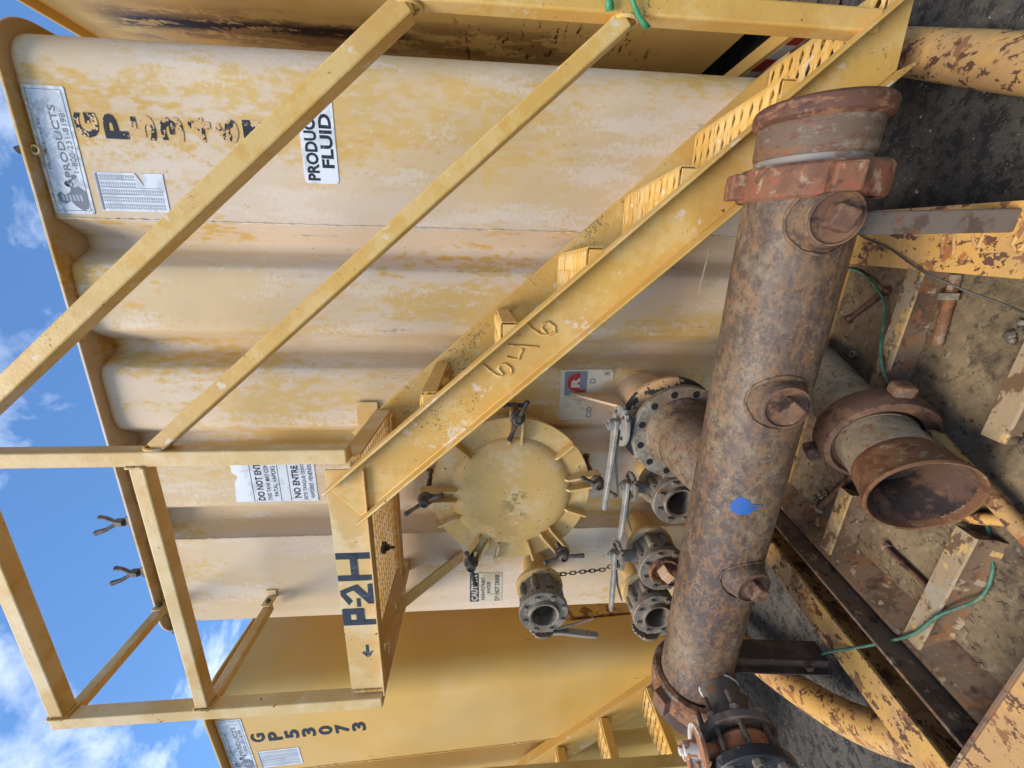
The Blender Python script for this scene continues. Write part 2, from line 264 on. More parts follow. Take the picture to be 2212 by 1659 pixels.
# ------------------------------------------------------------------ mesh helpers
V = Vector
def frame(d, upv=(0, 0, 1)):
    d = V(d).normalized(); u = V(upv)
    if abs(d.dot(u.normalized())) > .985: u = V((0, 1, 0)) if abs(d.y) < .9 else V((1, 0, 0))
    s = d.cross(u).normalized(); u = s.cross(d).normalized()
    return s, u, d
class MB:
    def __init__(self): self.v = []; self.f = []
    def add(self, vs, fs):
        o = len(self.v); self.v += [tuple(p) for p in vs]; self.f += [tuple(i+o for i in f) for f in fs]; return self
    def box(self, c, s, M=None):
        c = V(c); h = V(s)/2; vs = []
        for z in (-1, 1):
            for y in (-1, 1):
                for x in (-1, 1):
                    p = V((x*h.x, y*h.y, z*h.z)); vs.append((M @ p if M else p) + c)
        return self.add(vs, [(0, 2, 3, 1), (4, 5, 7, 6), (0, 1, 5, 4), (2, 6, 7, 3), (0, 4, 6, 2), (1, 3, 7, 5)])
    def bar(self, a, b, w, h, upv=(0, 0, 1)):
        a, b = V(a), V(b); s, u, d = frame(b-a, upv)
        q = [-s*w/2-u*h/2, s*w/2-u*h/2, s*w/2+u*h/2, -s*w/2+u*h/2]
        return self.add([a+p for p in q]+[b+p for p in q], [(0, 1, 2, 3), (7, 6, 5, 4), (0, 4, 5, 1), (1, 5, 6, 2), (2, 6, 7, 3), (3, 7, 4, 0)])
    def section(self, poly, a, b, upv=(0, 0, 1)):
        """extrude a 2D outline (side, up) from a to b"""
        a, b = V(a), V(b); s, u, d = frame(b-a, upv); n = len(poly)
        vs = [a+s*x+u*y for x, y in poly]+[b+s*x+u*y for x, y in poly]
        return self.add(vs, [tuple(range(n)), tuple(range(2*n-1, n-1, -1))]+[(i, i+n, (i+1) % n+n, (i+1) % n) for i in range(n)])
    def prism(self, poly, o, ex, ey, d):
        """2D outline in plane (ex, ey) at o, thickened by vector d"""
        o, ex, ey, d = V(o), V(ex), V(ey), V(d); n = len(poly)
        vs = [o+ex*x+ey*y for x, y in poly]; vs += [p+d for p in vs]
        return self.add(vs, [tuple(range(n-1, -1, -1)), tuple(range(n, 2*n))]+[(i, (i+1) % n, (i+1) % n+n, i+n) for i in range(n)])
    def lathe(self, prof, o, ax, n=32, closed=False, upv=(0, 0, 1), a0=0, a1=2*math.pi):
        """profile of (radius, height along the axis)"""
        o = V(o); s, u, d = frame(ax, upv); full = abs(a1-a0) > 6.28; m = n if full else n+1
        vs = []; L = len(prof)
        for k in range(m):
            a = a0+(a1-a0)*k/n; e = s*math.cos(a)+u*math.sin(a)
            for r, h in prof: vs.append(o+e*r+d*h)
        fs = []
        for k in range(n):
            k2 = (k+1) % m
            for i in range(L if closed else L-1):
                j = (i+1) % L; fs.append((k*L+i, k2*L+i, k2*L+j, k*L+j))
        return self.add(vs, fs)
    def cyl(self, a, b, r0, r1=None, n=20):
        a, b = V(a), V(b); r1 = r0 if r1 is None else r1; s, u, d = frame(b-a); vs = []
        for k in range(n):
            e = s*math.cos(2*math.pi*k/n)+u*math.sin(2*math.pi*k/n); vs += [a+e*r0, b+e*r1]
        return self.add(vs, [(2*k, 2*((k+1) % n), 2*((k+1) % n)+1, 2*k+1) for k in range(n)]+[tuple(2*k for k in range(n-1, -1, -1)), tuple(2*k+1 for k in range(n))])
    def tube(self, pts, r, n=10, closed=False):
        pts = [V(p) for p in pts]; N = len(pts); vs = []; pu = None
        for i, p in enumerate(pts):
            if closed: d = pts[(i+1) % N]-pts[i-1]
            else: d = pts[min(i+1, N-1)]-pts[max(i-1, 0)]
            d.normalize()
            if pu is None: s, u, _ = frame(d)
            else:
                u = (pu-d*pu.dot(d)).normalized(); s = d.cross(u)
            pu = u; rr = r[i] if isinstance(r, (list, tuple)) else r
            vs += [p+(s*math.cos(2*math.pi*k/n)+u*math.sin(2*math.pi*k/n))*rr for k in range(n)]
        fs = []
        for i in range(N if closed else N-1):
            j = (i+1) % N
            fs += [(i*n+k, i*n+(k+1) % n, j*n+(k+1) % n, j*n+k) for k in range(n)]
        if not closed: fs += [tuple(range(n-1, -1, -1)), tuple((N-1)*n+k for k in range(n))]
        return self.add(vs, fs)
    def hexnut(self, c, ax, r, h, rot=0):
        s, u, d = frame(ax); c = V(c)
        poly = [(r*math.cos(rot+k*math.pi/3), r*math.sin(rot+k*math.pi/3)) for k in range(6)]
        return self.prism(poly, c, s, u, d*h)
    def mesh(self, name):
        m = bpy.data.meshes.new(name); m.from_pydata(self.v, [], self.f); m.validate(); 
        import bmesh
        b = bmesh.new(); b.from_mesh(m); bmesh.ops.recalc_face_normals(b, faces=b.faces); b.to_mesh(m); b.free()
        return m
    def build(self, name, material, parent=None, bevel=0, smooth=None, label=None, kind=None, recalc=True):
        return obj(name, self.mesh(name), material, parent, bevel, smooth, label, kind)
def obj(name, me, material, parent=None, bevel=0, smooth=None, label=None, kind=None):
    o = bpy.data.objects.new(name, me); COL.objects.link(o)
    if not me.materials: me.materials.append(MATS[material])
    if smooth is not None:
        for p in me.polygons: p.use_smooth = True
        me.set_sharp_from_angle(angle=R(smooth))
    if bevel:
        b = o.modifiers.new('bevel', 'BEVEL'); b.width = bevel; b.segments = 2; b.limit_method = 'ANGLE'; b.angle_limit = R(40)
    if parent is not None:
        o.parent = parent; root = parent
        if 'base' in ROOT.get(parent.name, {}): o.location = -V(ROOT[parent.name]['base'])
    if label: o['label'] = label
    if kind: o['kind'] = kind
    return o
ROOT = {}
def thing(name, label, cat, base=(0, 0, 0), group=None, M=None, rot=None):
    """Empty at the base of a thing; its parts are modelled in the coordinates that `base` is given in"""
    o = bpy.data.objects.new(name, None); COL.objects.link(o); o.empty_display_size = .1
    if M is not None: o.matrix_world = M @ Matrix.Translation(V(base))
    else: o.location = base
    if rot: o.rotation_euler = rot
    o['label'] = label; o['category'] = cat
    if group: o['group'] = group
    ROOT[o.name] = {'base': base}
    return o
def copy_tree(o, parent=None):
    c = o.copy(); COL.objects.link(c)
    if parent is not None: c.parent = parent
    for ch in list(o.children): copy_tree(ch, c)
    return c
def solo(o, label, cat, group=None):
    o['label'] = label; o['category'] = cat
    if group: o['group'] = group
    return o
def chan(h, fl, t):            # C-channel outline: web at side 0, flanges to +side
    return [(0, -h/2), (fl, -h/2), (fl, -h/2+t), (t, -h/2+t), (t, h/2-t), (fl, h/2-t), (fl, h/2), (0, h/2)]
def ang(a, b, t): return [(0, 0), (a, 0), (a, t), (t, t), (t, b), (0, b)]
TX = {}
def text_poly(s, bold=0.0):
    k = (s, bold)
    if k in TX: return TX[k]
    cu = bpy.data.curves.new('txt', 'FONT'); cu.body = s; cu.size = 1; cu.offset = bold; cu.resolution_u = 3
    o = bpy.data.objects.new('txt', cu); COL.objects.link(o); bpy.context.view_layer.update()
    me = bpy.data.meshes.new_from_object(o.evaluated_get(bpy.context.evaluated_depsgraph_get()))
    vs = [v.co.copy() for v in me.vertices]; fs = [tuple(p.vertices) for p in me.polygons]
    bpy.data.objects.remove(o); bpy.data.curves.remove(cu); bpy.data.meshes.remove(me)
    x0 = min(v.x for v in vs); x1 = max(v.x for v in vs); y0 = min(v.y for v in vs); y1 = max(v.y for v in vs)
    TX[k] = ([((v.x-x0)/(x1-x0), (v.y-y0)/(y1-y0)) for v in vs], fs); return TX[k]
def lettering(mb, s, x0, x1, z0, z1, y, bold=0.0, ex=None, ez=None, o=None):
    """flat lettering filling a rectangle on a wall facing -Y (or in the plane o, ex, ez)"""
    vs, fs = text_poly(s, bold)
    if o is None: pts = [V((x0+(x1-x0)*a, y, z0+(z1-z0)*b)) for a, b in vs]
    else: pts = [V(o)+V(ex)*(x0+(x1-x0)*a)+V(ez)*(z0+(z1-z0)*b) for a, b in vs]
    return mb.add(pts, fs)
def flat(mesh_mb, name, material, parent, thick=.0008):
    o = mesh_mb.build(name, material, parent)
    return o
def rrect(x0, x1, z0, z1, r, n=4):
    p = []
    for cx, cz, a in ((x1-r, z0+r, -90), (x1-r, z1-r, 0), (x0+r, z1-r, 90), (x0+r, z0+r, 180)):
        for k in range(n+1): p.append((cx+r*math.cos(R(a+90*k/n)), cz+r*math.sin(R(a+90*k/n))))
    return p

# ------------------------------------------------------------------ ground
def gz(x, y):
    ramp = 0.0 if y > 1.45 else min(.11*(1.45-y), .24)
    return ramp + .05*max(-6, min(6, x+.6)) - .012
def axis_ticks(lo, hi, step, far):
    t = []; x = lo
    while x < hi+1e-6: t.append(round(x, 3)); x += step
    return [-f for f in reversed(far)]+t+list(far)
gx = axis_ticks(-7, 7, .25, [10, 20, 50, 150, 500]); gy = axis_ticks(-4, 6, .25, [10, 20, 50, 150, 500])
mb = MB(); mb.add([(x, y, gz(x, y)) for y in gy for x in gx], [(j*len(gx)+i, j*len(gx)+i+1, (j+1)*len(gx)+i+1, (j+1)*len(gx)+i) for j in range(len(gy)-1) for i in range(len(gx)-1)])
g = mb.build('ground', 'asphalt', smooth=60); g['kind'] = 'structure'
mb = MB()
for k in range(900):
    x = random.uniform(-2.6, 1.5); y = random.uniform(.1, 1.6); r = random.choice((.0012, .0018, .0025, .004))*random.uniform(.7, 1.3); z = gz(x, y)+r*.3
    a = random.uniform(0, 6); c, s_ = math.cos(a)*r, math.sin(a)*r
    mb.add([(x+c, y+s_, z), (x-s_, y+c, z-r*.2), (x-c, y-s_, z), (x+s_, y-c, z+r*.1), (x, y, z+r*.8), (x, y, z-r)], [(0, 1, 4), (1, 2, 4), (2, 3, 4), (3, 0, 4), (1, 0, 5), (2, 1, 5), (3, 2, 5), (0, 3, 5)])
gr = mb.build('gravel', 'stone'); gr['kind'] = 'stuff'; gr['label'] = 'pale grit scattered over the dark asphalt'; gr['category'] = 'gravel'

# ------------------------------------------------------------------ tanks
YF = 1.6
WR, WL, RC = .745, -1.73, .12
def front_profile():
    flats = [(WR-RC, YF), (.158, YF), (.155, YF+.004), (.098, YF+.104), (.062, YF+.104), (-.002, YF), (-.245, YF), (-.302, YF+.104), (-.340, YF+.104), (-.395, YF),
             (-.650, YF), (-.712, YF+.104), (-.748, YF+.104), (-.79, YF), (-1.03, YF), (-1.085, YF+.096), (-1.15, YF+.096), (-1.192, YF+.004), (-1.196, YF), (WL+RC, YF)]
    dense = []
    for (a, b) in zip(flats[:-1], flats[1:]):
        d = math.hypot(b[0]-a[0], b[1]-a[1]); n = max(1, int(d/.008))
        dense += [(a[0]+(b[0]-a[0])*k/n, a[1]+(b[1]-a[1])*k/n) for k in range(n)]
    dense.append(flats[-1])
    for it in range(24):
        sm = dense[:]
        for i in range(1, len(dense)-1):
            if abs(dense[i][0]-.157) < .006 or abs(dense[i][0]+1.194) < .006: continue      # welded seams stay crisp
            sm[i] = (dense[i][0], (dense[i-1][1]+2*dense[i][1]+dense[i+1][1])/4)
        dense = sm
    arcR = [(WR-RC+RC*math.sin(a), YF+RC-RC*math.cos(a)) for a in [R(90-10*k) for k in range(9)]]
    arcL = [(WL+RC-RC*math.sin(a), YF+RC-RC*math.cos(a)) for a in [R(10*k) for k in range(1, 10)]]
    return arcR+dense+arcL
PROF = front_profile()
LIPZ = 2.90
def shell_mesh():
    zs = [.03, .6, 1.1, 1.6, 2.1, 2.6, LIPZ]
    loop = [(WR, 9.5)]+[(WR, y) for y in (6, 4, 3, 2.2)]+PROF+[(WL, y) for y in (2.2, 3, 4, 6)]+[(WL, 9.5)]
    n = len(loop); mb = MB()
    mb.add([(x, y, z) for z in zs for x, y in loop], [(j*n+i, j*n+(i+1) % n, (j+1)*n+(i+1) % n, (j+1)*n+i) for j in range(len(zs)-1) for i in range(n)])
    mb.add([(x, y, .03) for x, y in loop], [tuple(range(n))])
    return mb
def lip_outline(o=.04, r=.16):
    p = []
    xr, xl, yf = WR+o, WL-o, YF-o
    for k in range(13): a = R(-90*(1-k/12)); p.append((xr-r+r*math.cos(a), yf+r+r*math.sin(a)))
    p += [(xr, 9.54), (xl, 9.54)]
    for k in range(13): a = R(180+90*k/12); p.append((xl+r+r*math.cos(a), yf+r+r*math.sin(a)))
    return p
def make_tank(label, material, base, loc, rot=(0, 0, 0), lipmat=None):
    t = thing('storage_tank', label, 'tank', base); t.location = loc; t.rotation_euler = rot
    shell_mesh().build('wall', material, t, smooth=50)
    MB().prism(lip_outline(), (0, 0, LIPZ), (1, 0, 0), (0, 1, 0), (0, 0, .012)).build('roof_plate', lipmat or material, t, smooth=40, bevel=.003)
    for x in (-1.5, .5): MB().bar((x, 1.75, .08), (x, 9.4, .08), .16, .16).build('skid_runner', material, t, bevel=.006)
    for x in (.157, -1.194):      # vertical weld seams of the end panel
        pts = []; z = .2
        while z < LIPZ-.01:
            pts.append((x+random.uniform(-.0015, .0015), YF-.0005+random.uniform(-.0012, .0006), z)); z += .012
        MB().tube(pts, [.0032+random.uniform(-.0012, .0016) for _ in pts], 6).build('weld_seam', material, t, smooth=60)
    return t
TB = (-.5, 2.0, 0)
tank = make_tank('beige and yellow faded steel tank in the middle, behind the staircase and rusty pipe', 'tank_paint', TB, TB)
left = make_tank('ochre yellow tank numbered GP53073, behind the platform corner post', 'ochre_left', TB, (TB[0]-2.72, TB[1], TB[2]-.15), (0, R(-4), 0))
right = make_tank('yellow tank with black rust streaks beside the middle tank, at the handrail foot', 'ochre_right', TB, (TB[0]+2.73, TB[1], TB[2]+.24))

# --- nameplate, table and stickers
def nameplate(t, x0, x1, z0, z1, y):
    o = MB().prism(rrect(x0, x1, z0, z1, .006), (0, y, 0), (1, 0, 0), (0, 0, 1), (0, .002, 0)).build('maker_plate', 'sticker_silver', t, label='silver maker plate with emblem')
    W, H = x1-x0, z1-z0; e = y-.0007
    mb = MB(); b = .010; k = .0016
    for (a0, a1, c0, c1) in ((x0+b, x1-b, z0+b, z0+b+k), (x0+b, x1-b, z1-b-k, z1-b), (x0+b, x0+b+k, z0+b, z1-b), (x1-b-k, x1-b, z0+b, z1-b)):
        mb.add([(a0, e, c0), (a1, e, c0), (a1, e, c1), (a0, e, c1)], [(0, 1, 2, 3)])
    lettering(mb, 'Manufactured by', x0+.36*W, x0+.76*W, z0+.75*H, z0+.86*H, e)
    lettering(mb, 'PRODUCTS', x0+.30*W, x0+.86*W, z0+.33*H, z0+.50*H, e, .01)
    lettering(mb, '1-800-231-8198', x0+.34*W, x0+.80*W, z0+.14*H, z0+.27*H, e)
    lettering(mb, 'S', x0+.225*W, x0+.275*W, z0+.36*H, z0+.55*H, e, .02)
    ob = mb.build('lettering', 'print_grey', None); ob.parent = o
    # emblem: a coiled shape with a banded belly
    mb = MB(); cx, cz = x0+.115*W, z0+.40*H; q = H
    blob = [(.0, -.30), (.22, -.30), (.33, -.16), (.30, .04), (.18, .10), (.12, .24), (.2, .34), (.12, .44), (-.04, .40), (-.10, .26), (-.02, .12), (-.16, .02), (-.26, -.14), (-.2, -.28)]
    mb.add([(cx+a*q, e, cz+c*q) for a, c in blob], [tuple(range(len(blob)))])
    tail = [(cx+(.3+.32*s)*q, e, cz+(.02+.13*math.sin(s*5.5))*q) for s in [i/10 for i in range(11)]]
    for a, c in zip(tail[:-1], tail[1:]): mb.add([(a[0], e, a[2]-.012*q-.006), (c[0], e, c[2]-.012*q-.006), (c[0], e, c[2]+.01*q+.004), (a[0], e, a[2]+.01*q+.004)], [(0, 1, 2, 3)])
    ob = mb.build('emblem', 'print_grey', None); ob.parent = o
    mb = MB()
    for i in range(6):
        zc = cz+(-.2+.09*i)*q; mb.add([(cx-.02*q, e-.0004, zc), (cx+.13*q, e-.0004, zc+.02*q), (cx+.13*q, e-.0004, zc+.075*q), (cx-.02*q, e-.0004, zc+.06*q)], [(0, 1, 2, 3)])
    ob = mb.build('emblem_belly', 'print_lightgrey', None); ob.parent = o
    return o
def gauge_table(t, x0, x1, z0, z1, y, torn=True):
    W, H = x1-x0, z1-z0
    P = lambda a, b: (x0+a*W, z0+b*H)
    poly = [P(0, 0), P(1, 0), P(1, .18), P(1, 1), P(0, 1)]
    if torn: poly = [P(0, 0), P(1, .0), P(1, .32), P(.66, .30), P(1, .41), P(1, 1), P(0, 1)]
    o = MB().prism(poly, (0, y, 0), (1, 0, 0), (0, 0, 1), (0, .0015, 0)).build('gauge_table', 'sticker_white', t, label='white volume table sticker with a torn edge')
    mb = MB(); e = y-.0006
    nr = 26
    for c in range(5):
        a0, a1 = .06+c*.185, .06+c*.185+.14
        for r in range(nr):
            b0 = .05+r*.9/nr
            if torn and c >= 3 and b0 < .42: continue
            for (u0, u1) in ((a0, a0+.055), (a0+.07, a1)):
                mb.add([(x0+u0*W, e, z0+b0*H), (x0+u1*W, e, z0+b0*H), (x0+u1*W, e, z0+(b0+.02)*H), (x0+u0*W, e, z0+(b0+.02)*H)], [(0, 1, 2, 3)])
    ob = mb.build('printed_rows', 'print_lightgrey', None); ob.parent = o
    mb = MB()
    for (a0, a1, b0, b1) in ((.02, .98, .955, .975), (.02, .98, .985, .99), (.43, .445, .43, .95), (.61, .62, .05, .95)):
        mb.add([(x0+a0*W, e-.0003, z0+b0*H), (x0+a1*W, e-.0003, z0+b0*H), (x0+a1*W, e-.0003, z0+b1*H), (x0+a0*W, e-.0003, z0+b1*H)], [(0, 1, 2, 3)])
    ob = mb.build('printed_lines', 'print_grey', None); ob.parent = o
YS = YF-.002
nameplate(tank, .172, .562, 2.762, 2.893, YS)
gauge_table(tank, .185, .310, 2.508, 2.735, YS)
def tank_number(t, chars, xc, z_top, step, hgt, wid, mats, y):
    for i, ch in enumerate(chars):
        mb = MB(); z = z_top-i*step
        lettering(mb, ch, xc-wid/2, xc+wid/2, z-hgt/2, z+hgt/2, y, .03)
        mb.build('stencil_letter' if ch.isalpha() else 'stencil_digit', mats[min(i, len(mats)-1)], t)
tank_number(tank, 'GP53461', .452, 2.719, .0905, .074, .075, ['stencil_worn', 'stencil_worn', 'stencil_gone', 'stencil_gone', 'stencil_gone', 'stencil_gone', 'stencil_worn'], YS)
# produced fluid
o = MB().prism(rrect(.299, .569, 1.904, 2.023, .012), (0, YS, 0), (1, 0, 0), (0, 0, 1), (0, .0015, 0)).build('fluid_sticker', 'sticker_white', tank, label='white PRODUCED FLUID sticker')
mb = MB(); lettering(mb, 'PRODUCED', .308, .560, 1.968, 2.011, YS-.0006, .035); lettering(mb, 'FLUID', .350, .520, 1.914, 1.957, YS-.0006, .035)
q = mb.build('lettering', 'print_black'); q.parent = o
# do not enter
P0 = [(-1.008, 2.125), (-.772, 2.125), (-.772, 2.475), (-.86, 2.475), (-.88, 2.452), (-.91, 2.47), (-1.006, 2.478)]
o = MB().prism(P0, (0, YS, 0), (1, 0, 0), (0, 0, 1), (0, .0015, 0)).build('warning_sticker', 'sticker_white', tank, label='white bilingual do not enter sticker')
mb = MB(); e = YS-.0006
for s_, x0, x1, z0, z1, b in (('DO NOT ENTER', -1.0, -.785, 2.352, 2.382, .03), ('THIS TANK MAY CONTAIN', -1.0, -.782, 2.322, 2.340, .012), ('FATAL VAPORS', -.98, -.83, 2.292, 2.310, .012),
                              ('NO ENTRE', -.99, -.83, 2.196, 2.226, .03), ('ESTE TANQUE CONTIENE', -1.0, -.782, 2.166, 2.184, .012), ('VAPORES VENENOSOS', -.995, -.80, 2.137, 2.155, .012)):
    lettering(mb, s_, x0, x1, z0, z1, e, b)
for z in (2.282, 2.240, 2.398): mb.add([(-1.006, e, z), (-.774, e, z), (-.774, e, z+.002), (-1.006, e, z+.002)], [(0, 1, 2, 3)])
q = mb.build('lettering', 'print_black'); q.parent = o
# caution
o = MB().prism([(-1.612, 1.288), (-1.435, 1.288), (-1.437, 1.45), (-1.612, 1.453)], (0, YS, 0), (1, 0, 0), (0, 0, 1), (0, .0015, 0)).build('caution_sticker', 'sticker_aged', tank, label='worn CAUTION non-potable water sticker')
mb = MB().prism([(-1.609, 1.404), (-1.438, 1.404), (-1.438, 1.447), (-1.609, 1.450)], (0, YS-.0008, 0), (1, 0, 0), (0, 0, 1), (0, .0005, 0)); q = mb.build('caution_band', 'print_aged'); q.parent = o
mb = MB(); lettering(mb, 'CAUTION', -1.603, -1.446, 1.410, 1.441, YS-.0014, .03); q = mb.build('caution_lettering', 'sticker_aged'); q.parent = o
mb = MB(); e = YS-.0006
lettering(mb, 'NON-POTABLE', -1.60, -1.465, 1.374, 1.392, e, .025); lettering(mb, 'WATER', -1.565, -1.49, 1.345, 1.363, e, .025); lettering(mb, 'DO NOT DRINK', -1.608, -1.444, 1.300, 1.324, e, .025)
q = mb.build('lettering', 'print_aged'); q.parent = o
# torn sticker with red logo
P0 = [(-.625, 1.045), (-.395, 1.048), (-.393, .83), (-.405, .815), (-.44, .815), (-.445, .845), (-.47, .86), (-.485, .875), (-.505, .895), (-.51, .93), (-.54, .935), (-.555, .955), (-.57, .94), (-.58, .905), (-.60, .895), (-.625, .895)]
o = MB().prism(P0, (0, YS, 0), (1, 0, 0), (0, 0, 1), (0, .0015, 0)).build('torn_sticker', 'sticker_aged', tank, label='torn sticker with a red letter R in an arch')
mb = MB(); e = YS-.0007
arch = [(-.50, .935), (-.405, .935)]+[(-.4525+.0475*math.cos(a), .985+.045*math.sin(a)) for a in [R(180*k/12) for k in range(13)]]
sq = [(-.51, .93), (-.40, .93), (-.402, 1.03), (-.51, 1.028)]
mb.add([(x, e, z) for x, z in sq], [(0, 1, 2, 3)]); q = mb.build('logo_field', 'print_grey'); q.parent = o
mb = MB(); arc = [(-.452+.044*math.cos(R(180*k/14)), .962+.056*math.sin(R(180*k/14))) for k in range(15)]
mb.add([(x, e-.0004, z) for x, z in arc], [tuple(range(15))]); mb.add([(-.496, e-.0004, .936), (-.484, e-.0004, .936), (-.484, e-.0004, .962), (-.496, e-.0004, .962)], [(0, 1, 2, 3)])
q = mb.build('logo_arch', 'print_red'); q.parent = o
mb = MB(); lettering(mb, 'R', -.474, -.428, .962, 1.0, e-.0009, .05); q = mb.build('logo_letter', 'sticker_aged'); q.parent = o
mb = MB()
for ch, x0, x1, z0, z1 in (('CO', -.615, -.565, .90, .925), ('D', -.455, -.432, .893, .918), ('R', -.417, -.398, .83, .855)): lettering(mb, ch, x0, x1, z0, z1, e, .02)
q = mb.build('lettering', 'print_grey'); q.parent = o
# left tank number, plate, table (tank coordinates)
nameplate(left, .195, .59, 2.76, 2.892, YS); gauge_table(left, .20, .33, 2.508, 2.735, YS, False)
tank_number(left, 'GP53073', .435, 2.705, .0905, .074, .066, ['stencil_black'], YS)
# roof clamps and small hooks on the middle tank
def roof_clamp(x, y, tilt):
    t = MB(); z = LIPZ+.012
    t.box((x, y, z+.02), (.05, .02, .04)); t.cyl((x, y, z), (x-.01, y, z+.10), .008); t.hexnut((x-.006, y, z+.055), (0, 0, 1), .02, .03)
    return t.build('roof_clamp', 'dark_steel', tank, bevel=.002, smooth=40), MB().tube([(x-.01, y, z+.085), (x-.035, y-.01, z+.13), (x-.05, y-.012, z+.175)], [.008, .009, .012], 8).build('clamp_arm', 'dark_steel', tank, smooth=50), MB().tube([(x-.01, y, z+.085), (x+.012, y+.005, z+.13), (x+.018, y+.005, z+.16)], [.008, .009, .011], 8).build('clamp_arm', 'dark_steel', tank, smooth=50)
roof_clamp(-1.09, 1.60, 0); roof_clamp(-1.36, 1.60, 0)
MB().cyl((.39, 1.62, LIPZ+.012), (.37, 1.61, LIPZ+.07), .012).build('roof_pin', 'dark_steel', tank, smooth=40)
MB().lathe([(.010, -.006), (.016, -.006), (.016, .006), (.010, .006)], (.367, 1.585, LIPZ-.014), (0, 1, 0), 12, closed=True).build('lifting_eye', 'tank_paint', tank, smooth=40)
MB().box((-1.655, 1.63, LIPZ-.02), (.05, .03, .04)).box((-1.70, 1.6, LIPZ-.03), (.03, .04, .03)).build('corner_latch', 'dark_steel', tank, bevel=.003)
# folded bracket low on the tank
MB().prism([(0, 0), (.17, 0), (.17, .03), (.165, .03), (.165, .006), (.006, .006), (.006, .03), (0, .03)], (-.06, 1.57, .50), (1, 0, -.10), (0, -1, 0), (0, 0, .006)).build('folded_bracket', 'tank_paint', tank, bevel=.001)

# --- manway
MC = V((-.885, YF, 1.262))
def mpt(r, a, y): return V((MC.x+r*math.cos(a), y, MC.z+r*math.sin(a)))
MB().lathe([(.295, .10), (.295, -.145), (.322, -.145), (.322, -.128), (.30, -.128)], MC, (0, 1, 0), 64).build('manway_neck', 'hatch_paint', tank, smooth=40)
lid = MB().lathe([(.0001, -.198), (.08, -.1975), (.15, -.195), (.205, -.189), (.234, -.180), (.246, -.171), (.252, -.163), (.332, -.160), (.334, -.157), (.334, -.150), (.0001, -.148)], MC, (0, 1, 0), 72).build('manway_lid', 'hatch_paint', tank, smooth=35)
MB().lathe([(.300, -.1505), (.3295, -.1505), (.3295, -.1450), (.300, -.1450)], MC, (0, 1, 0), 64, closed=True).build('gasket', 'black_flange', tank, smooth=40)
def rib(a, off=0.0, r0=.205, r1=.338, h=.05):
    c = V((math.cos(a), 0, math.sin(a))); s = V((-math.sin(a), 0, math.cos(a))); o = MC+s*off; y0 = -.158
    poly = [(r0, y0-.03), (r0+.012, y0-h+.004), (r1-.004, y0-h), (r1, y0-h+.006), (r1, y0), (r0+.02, y0)]
    m = MB().prism([(x, -y) for x, y in poly], o-s*.0045, c, (0, -1, 0), s*.009)
    ob = m.build('rib', 'hatch_paint', None, bevel=.0015); ob.parent = lid; return ob
for a in (45, -47, 114, 168, 197, 252): rib(R(a), 0, .235 if a not in (168, 197) else .24, .335, .045)
def clamp(a, arm_a, lenb=.1, out=.352):
    a = R(a); c = V((math.cos(a), 0, math.sin(a))); s = V((-math.sin(a), 0, math.cos(a)))
    rib(a, .024, .225, .375, .05); rib(a, -.024, .225, .375, .05)
    p = MC+c*out
    mb = MB(); mb.cyl(p+V((0, -.05, 0)), p+V((0, -.245, 0)), .011, n=14); mb.cyl(p-s*.045+V((0, -.06, 0)), p+s*.045+V((0, -.06, 0)), .009, n=12)
    mb.hexnut(p-s*.05+V((0, -.06, 0)), s, .015, .012); mb.hexnut(p+s*.038+V((0, -.06, 0)), s, .015, .012)
    ob = mb.build('swing_bolt', 'dark_steel', None, smooth=40); ob.parent = lid
    mb = MB(); mb.lathe([(.010, -.20), (.03, -.205), (.03, -.215), (.022, -.22), (.020, -.245), (.013, -.25), (.012, -.25)], p, (0, 1, 0), 20)
    d = V((math.cos(R(arm_a)), 0, math.sin(R(arm_a))))
    for sgn in (1, -1):
        b = p+V((0, -.235, 0)); mb.tube([b+d*sgn*.012, b+d*sgn*.045+V((0, -.006, 0)), b+d*sgn*.072+V((0, -.011, 0)), b+d*sgn*.083+V((0, -.012, 0)), b+d*sgn*.088+V((0, -.012, 0))], [.009, .0075, .009, .0105, .006], 10)
    ob = mb.build('tee_handle', 'dark_steel', None, smooth=45); ob.parent = lid
for a, r in ((-2, 157), (89, 120), (151, 12), (219, 100), (281, 60)): clamp(a, r)
MB().tube([mpt(.10, 1.2+k*.12, YF-.217) for k in range(12)], .0022, 6).build('lid_scratch', 'hatch_paint', lid) if False else None

